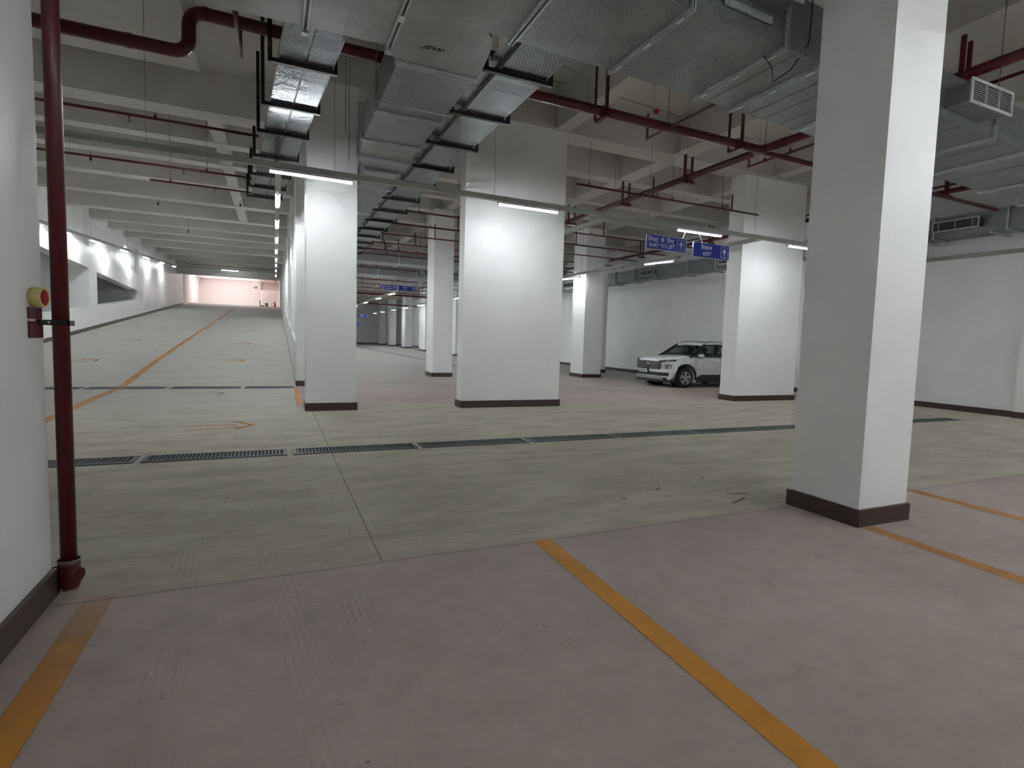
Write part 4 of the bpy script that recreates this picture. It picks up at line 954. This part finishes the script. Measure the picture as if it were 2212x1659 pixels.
MB().box(CX-.07, CX-.02, CY-.05, CY+.49, .475, .625).build('plate_holder', 'cladding', car)
pt = MB().box(CX-.078, CX-.07, CY-.02, CY+.46, .49, .61).build('number_plate', 'signw', car)
text_mesh('plate_text', 'UP16AT5454', .085, (CX-.080, CY+.44, .520), 'ink', pt, '-x', 'LEFT', .82, bold=.001)
# greenhouse
ZBEL = 1.10
def gh(x, y, z): return cw(x, y, z)
wb, wt = (1.12, 1.075), (1.80, 1.535)      # windscreen base / top (x, z)
yb_, yt_ = .90, .74
roof = MB(); roof.sm = True
rs = [(1.76, .72, 1.525), (1.9, .74, 1.565), (2.4, .75, 1.59), (3.1, .74, 1.58), (3.65, .71, 1.53), (3.82, .68, 1.47)]
for x, hw, z in rs:
    for y, dz in ((-hw, -.045), (-hw*.94, -.01), (-hw*.6, .012), (0, .02), (hw*.6, .012), (hw*.94, -.01), (hw, -.045)): roof.v.append(gh(x, y, z+dz))
    for y, dz in ((hw*.9, -.05), (-hw*.9, -.05)): roof.v.append(gh(x, y, z+dz))
for i in range(len(rs)-1):
    for j in range(9): roof.f.append([i*9+j, i*9+(j+1) % 9, (i+1)*9+(j+1) % 9, (i+1)*9+j])
roof.f += [list(range(9)), [(len(rs)-1)*9+j for j in range(9)][::-1]]
roof.build('roof', 'carpaint', car)
MB().quad(gh(wb[0], -yb_, wb[1]), gh(wb[0]-.06, 0, wb[1]+.01), gh(wb[0], yb_, wb[1]), gh(wt[0], yt_-.02, wt[1]-.02), gh(wt[0]-.03, 0, wt[1]), gh(wt[0], -yt_+.02, wt[1]-.02)).build('windscreen', 'glass', car)
for s_ in (-1, 1):
    p = MB()
    p.obox(gh(wb[0]-.02, s_*.91, 1.06), gh(1.84, s_*.75, 1.53), .045, .06)
    p.obox(gh(1.30, s_*.945, 1.115), gh(1.86, s_*.76, 1.50), .04, .05)
    p.obox(gh(2.46, s_*.95, 1.10), gh(2.50, s_*.77, 1.52), .09, .03, (0, 1, 0)).obox(gh(3.30, s_*.95, 1.10), gh(3.30, s_*.76, 1.50), .12, .03, (0, 1, 0)).obox(gh(3.86, s_*.88, 1.1), gh(3.75, s_*.70, 1.46), .08, .06, (0, 1, 0))
    p.obox(gh(1.1, s_*.955, 1.105), gh(3.9, s_*.93, 1.115), .02, .035).obox(gh(1.8, s_*.755, 1.515), gh(3.75, s_*.73, 1.485), .03, .035)
    p.build('window_frame', 'cladding', car)
    MB().quad(gh(1.2, s_*.945, 1.11), gh(3.85, s_*.93, 1.11), gh(3.72, s_*.74, 1.49), gh(1.86, s_*.76, 1.51)).build('side_window', 'glass', car)
    r_ = MB().tube([gh(1.9, s_*.69, 1.56), gh(2.02, s_*.69, 1.615), gh(2.2, s_*.69, 1.635), gh(3.2, s_*.68, 1.63), gh(3.6, s_*.67, 1.585), gh(3.7, s_*.67, 1.54)], .017, 8)
    r_.build('roof_rail', 'silver', car)
    mr = MB(); mr.sm = True
    c = gh(1.42, s_*1.08, 1.13)
    for i, f_ in enumerate((.3, .8, 1, .95, .6)):
        for a in range(12):
            t_ = 2*PI*a/12; mr.v.append(c+Vector((-.07+.05*i*1.0, math.cos(t_)*.125*f_*1.0, math.sin(t_)*.075*f_)))
    for i in range(4):
        for a in range(12): mr.f.append([i*12+a, i*12+(a+1) % 12, (i+1)*12+(a+1) % 12, (i+1)*12+a])
    mr.f += [list(range(12)), [48+a for a in range(12)]]
    m_ = mr.build('door_mirror', 'carpaint', car)
    MB().obox(gh(1.45, s_*.95, 1.09), gh(1.45, s_*1.12, 1.075), .12, .03).build('mirror_base', 'cladding', m_)
    # lower side cladding, door lines, handle
    MB().prism([(CX+1.36, .2), (CX+1.30, .33), (CX+1.55, .46), (CX+2.95, .46), (CX+2.92, .2)], 'y', CY+s_*.985, CY+s_*1.012).build('sill_cladding', 'cladding', car)
    for wx in (.86, 3.38):
        prev = None; ar = MB()
        for i in range(17):
            a = PI*(-.06+1.12*i/16); p0 = (math.cos(a)*.425, math.sin(a)*.425+.36); p1_ = (math.cos(a)*.485, math.sin(a)*.475+.36)
            ys = s_*1.018
            cur = [cw(wx+p0[0], s_*(1.02 if wx+p0[0] > .55 else .97), max(.2, p0[1])), cw(wx+p1_[0], s_*(1.02 if wx+p1_[0] > .55 else .985), max(.2, p1_[1]))]
            cur += [v+Vector((0, -s_*.04, 0)) for v in cur]
            n = len(ar.v); ar.v += cur
            if prev is not None: ar.f += [[prev, prev+1, n+1, n], [prev+1, prev+3, n+3, n+1], [prev, n, n+2, prev+2], [prev+2, n+2, n+3, prev+3]]
            prev = n
        ar.build('arch_trim', 'cladding', car)
    MB().obox(gh(1.30, s_*1.0, 1.0), gh(1.33, s_*1.003, .36), .006, .006).obox(gh(2.42, s_*.995, 1.08), gh(2.45, s_*1.003, .36), .006, .006).build('door_gap', 'dark', car)
    MB().box(CX+2.05, CX+2.24, CY+s_*1.0-.025, CY+s_*1.0+.025, .93, .955).build('door_handle', 'carpaint', car, bevel=.008)
    for wx in (.86, 3.38):
        wh = MB(); c0, c1 = s_*.80, s_*1.005
        wh.tube([cw(wx, c0, .34), cw(wx, c0+s_*.02, .34), cw(wx, c1-s_*.03, .34), cw(wx, c1, .34)], [.30, .345, .345, .31], 40)
        wl_ = wh.build('wheel', 'rubber', car)
        rm = MB().tube([cw(wx, c1-s_*.02, .34), cw(wx, c1+s_*.006, .34)], [.225, .215], 36, smooth=False)
        rm.build('rim_recess', 'dark', wl_)
        sp_ = MB(); ys = c1+s_*.008
        # rim ring
        for i in range(36):
            pass
        for i in range(5):
            a = 2*PI*i/5+PI/2
            for dd in (-.17, .17):
                sp_.obox(cw(wx+math.cos(a+dd*1.9)*.06, ys, .34+math.sin(a+dd*1.9)*.06), cw(wx+math.cos(a+dd)*.205, ys, .34+math.sin(a+dd)*.205), .05, .018, (0, 1, 0))
        sp_.tube([cw(wx, ys-s_*.01, .34), cw(wx, ys+s_*.015, .34)], .075, 20, smooth=False)
        sp_.build('wheel_spokes', 'alloy', wl_)
        ringmesh(cw(wx, ys, .34), (0, 1, 0), .228, .198, .02, 'rim_ring', 'alloy', wl_, 40)
    MB().tube([cw(.86, s_*.63, .36), cw(.86, s_*.66, .36)], .42, 30, smooth=False).build('wheel_well', 'dark', car)
# interior
MB().box(CX+1.35, CX+1.75, CY-.85, CY+.85, .85, 1.10).build('dashboard', 'seat', car, bevel=.03)
sw = MB(); c = cw(1.86, .38, 1.10); sw.tube([c+Vector((math.sin(a)*.07, math.cos(a)*.17, math.sin(a)*.15)) for a in [2*PI*i/24 for i in range(25)]], .014, 8)
sw.build('steering_wheel', 'seat', car)
for y in (-.38, .38):
    MB().box(CX+2.1, CX+2.25, CY+y-.24, CY+y+.24, .7, 1.22).box(CX+2.12, CX+2.22, CY+y-.13, CY+y+.13, 1.24, 1.42).build('front_seat', 'seat', car, bevel=.03)
MB().box(CX+3.0, CX+3.15, CY-.65, CY+.65, .7, 1.2).build('rear_seat', 'seat', car, bevel=.03)
MB().box(CX+1.78, CX+1.80, CY-.10, CY+.10, 1.40, 1.46).build('inner_mirror', 'cladding', car)
# black front corner of the bonnet shut line
MB().obox(cw(1.13, -.93, 1.06), cw(.45, -.97, .96), .006, .008).build('bonnet_gap', 'dark', car)
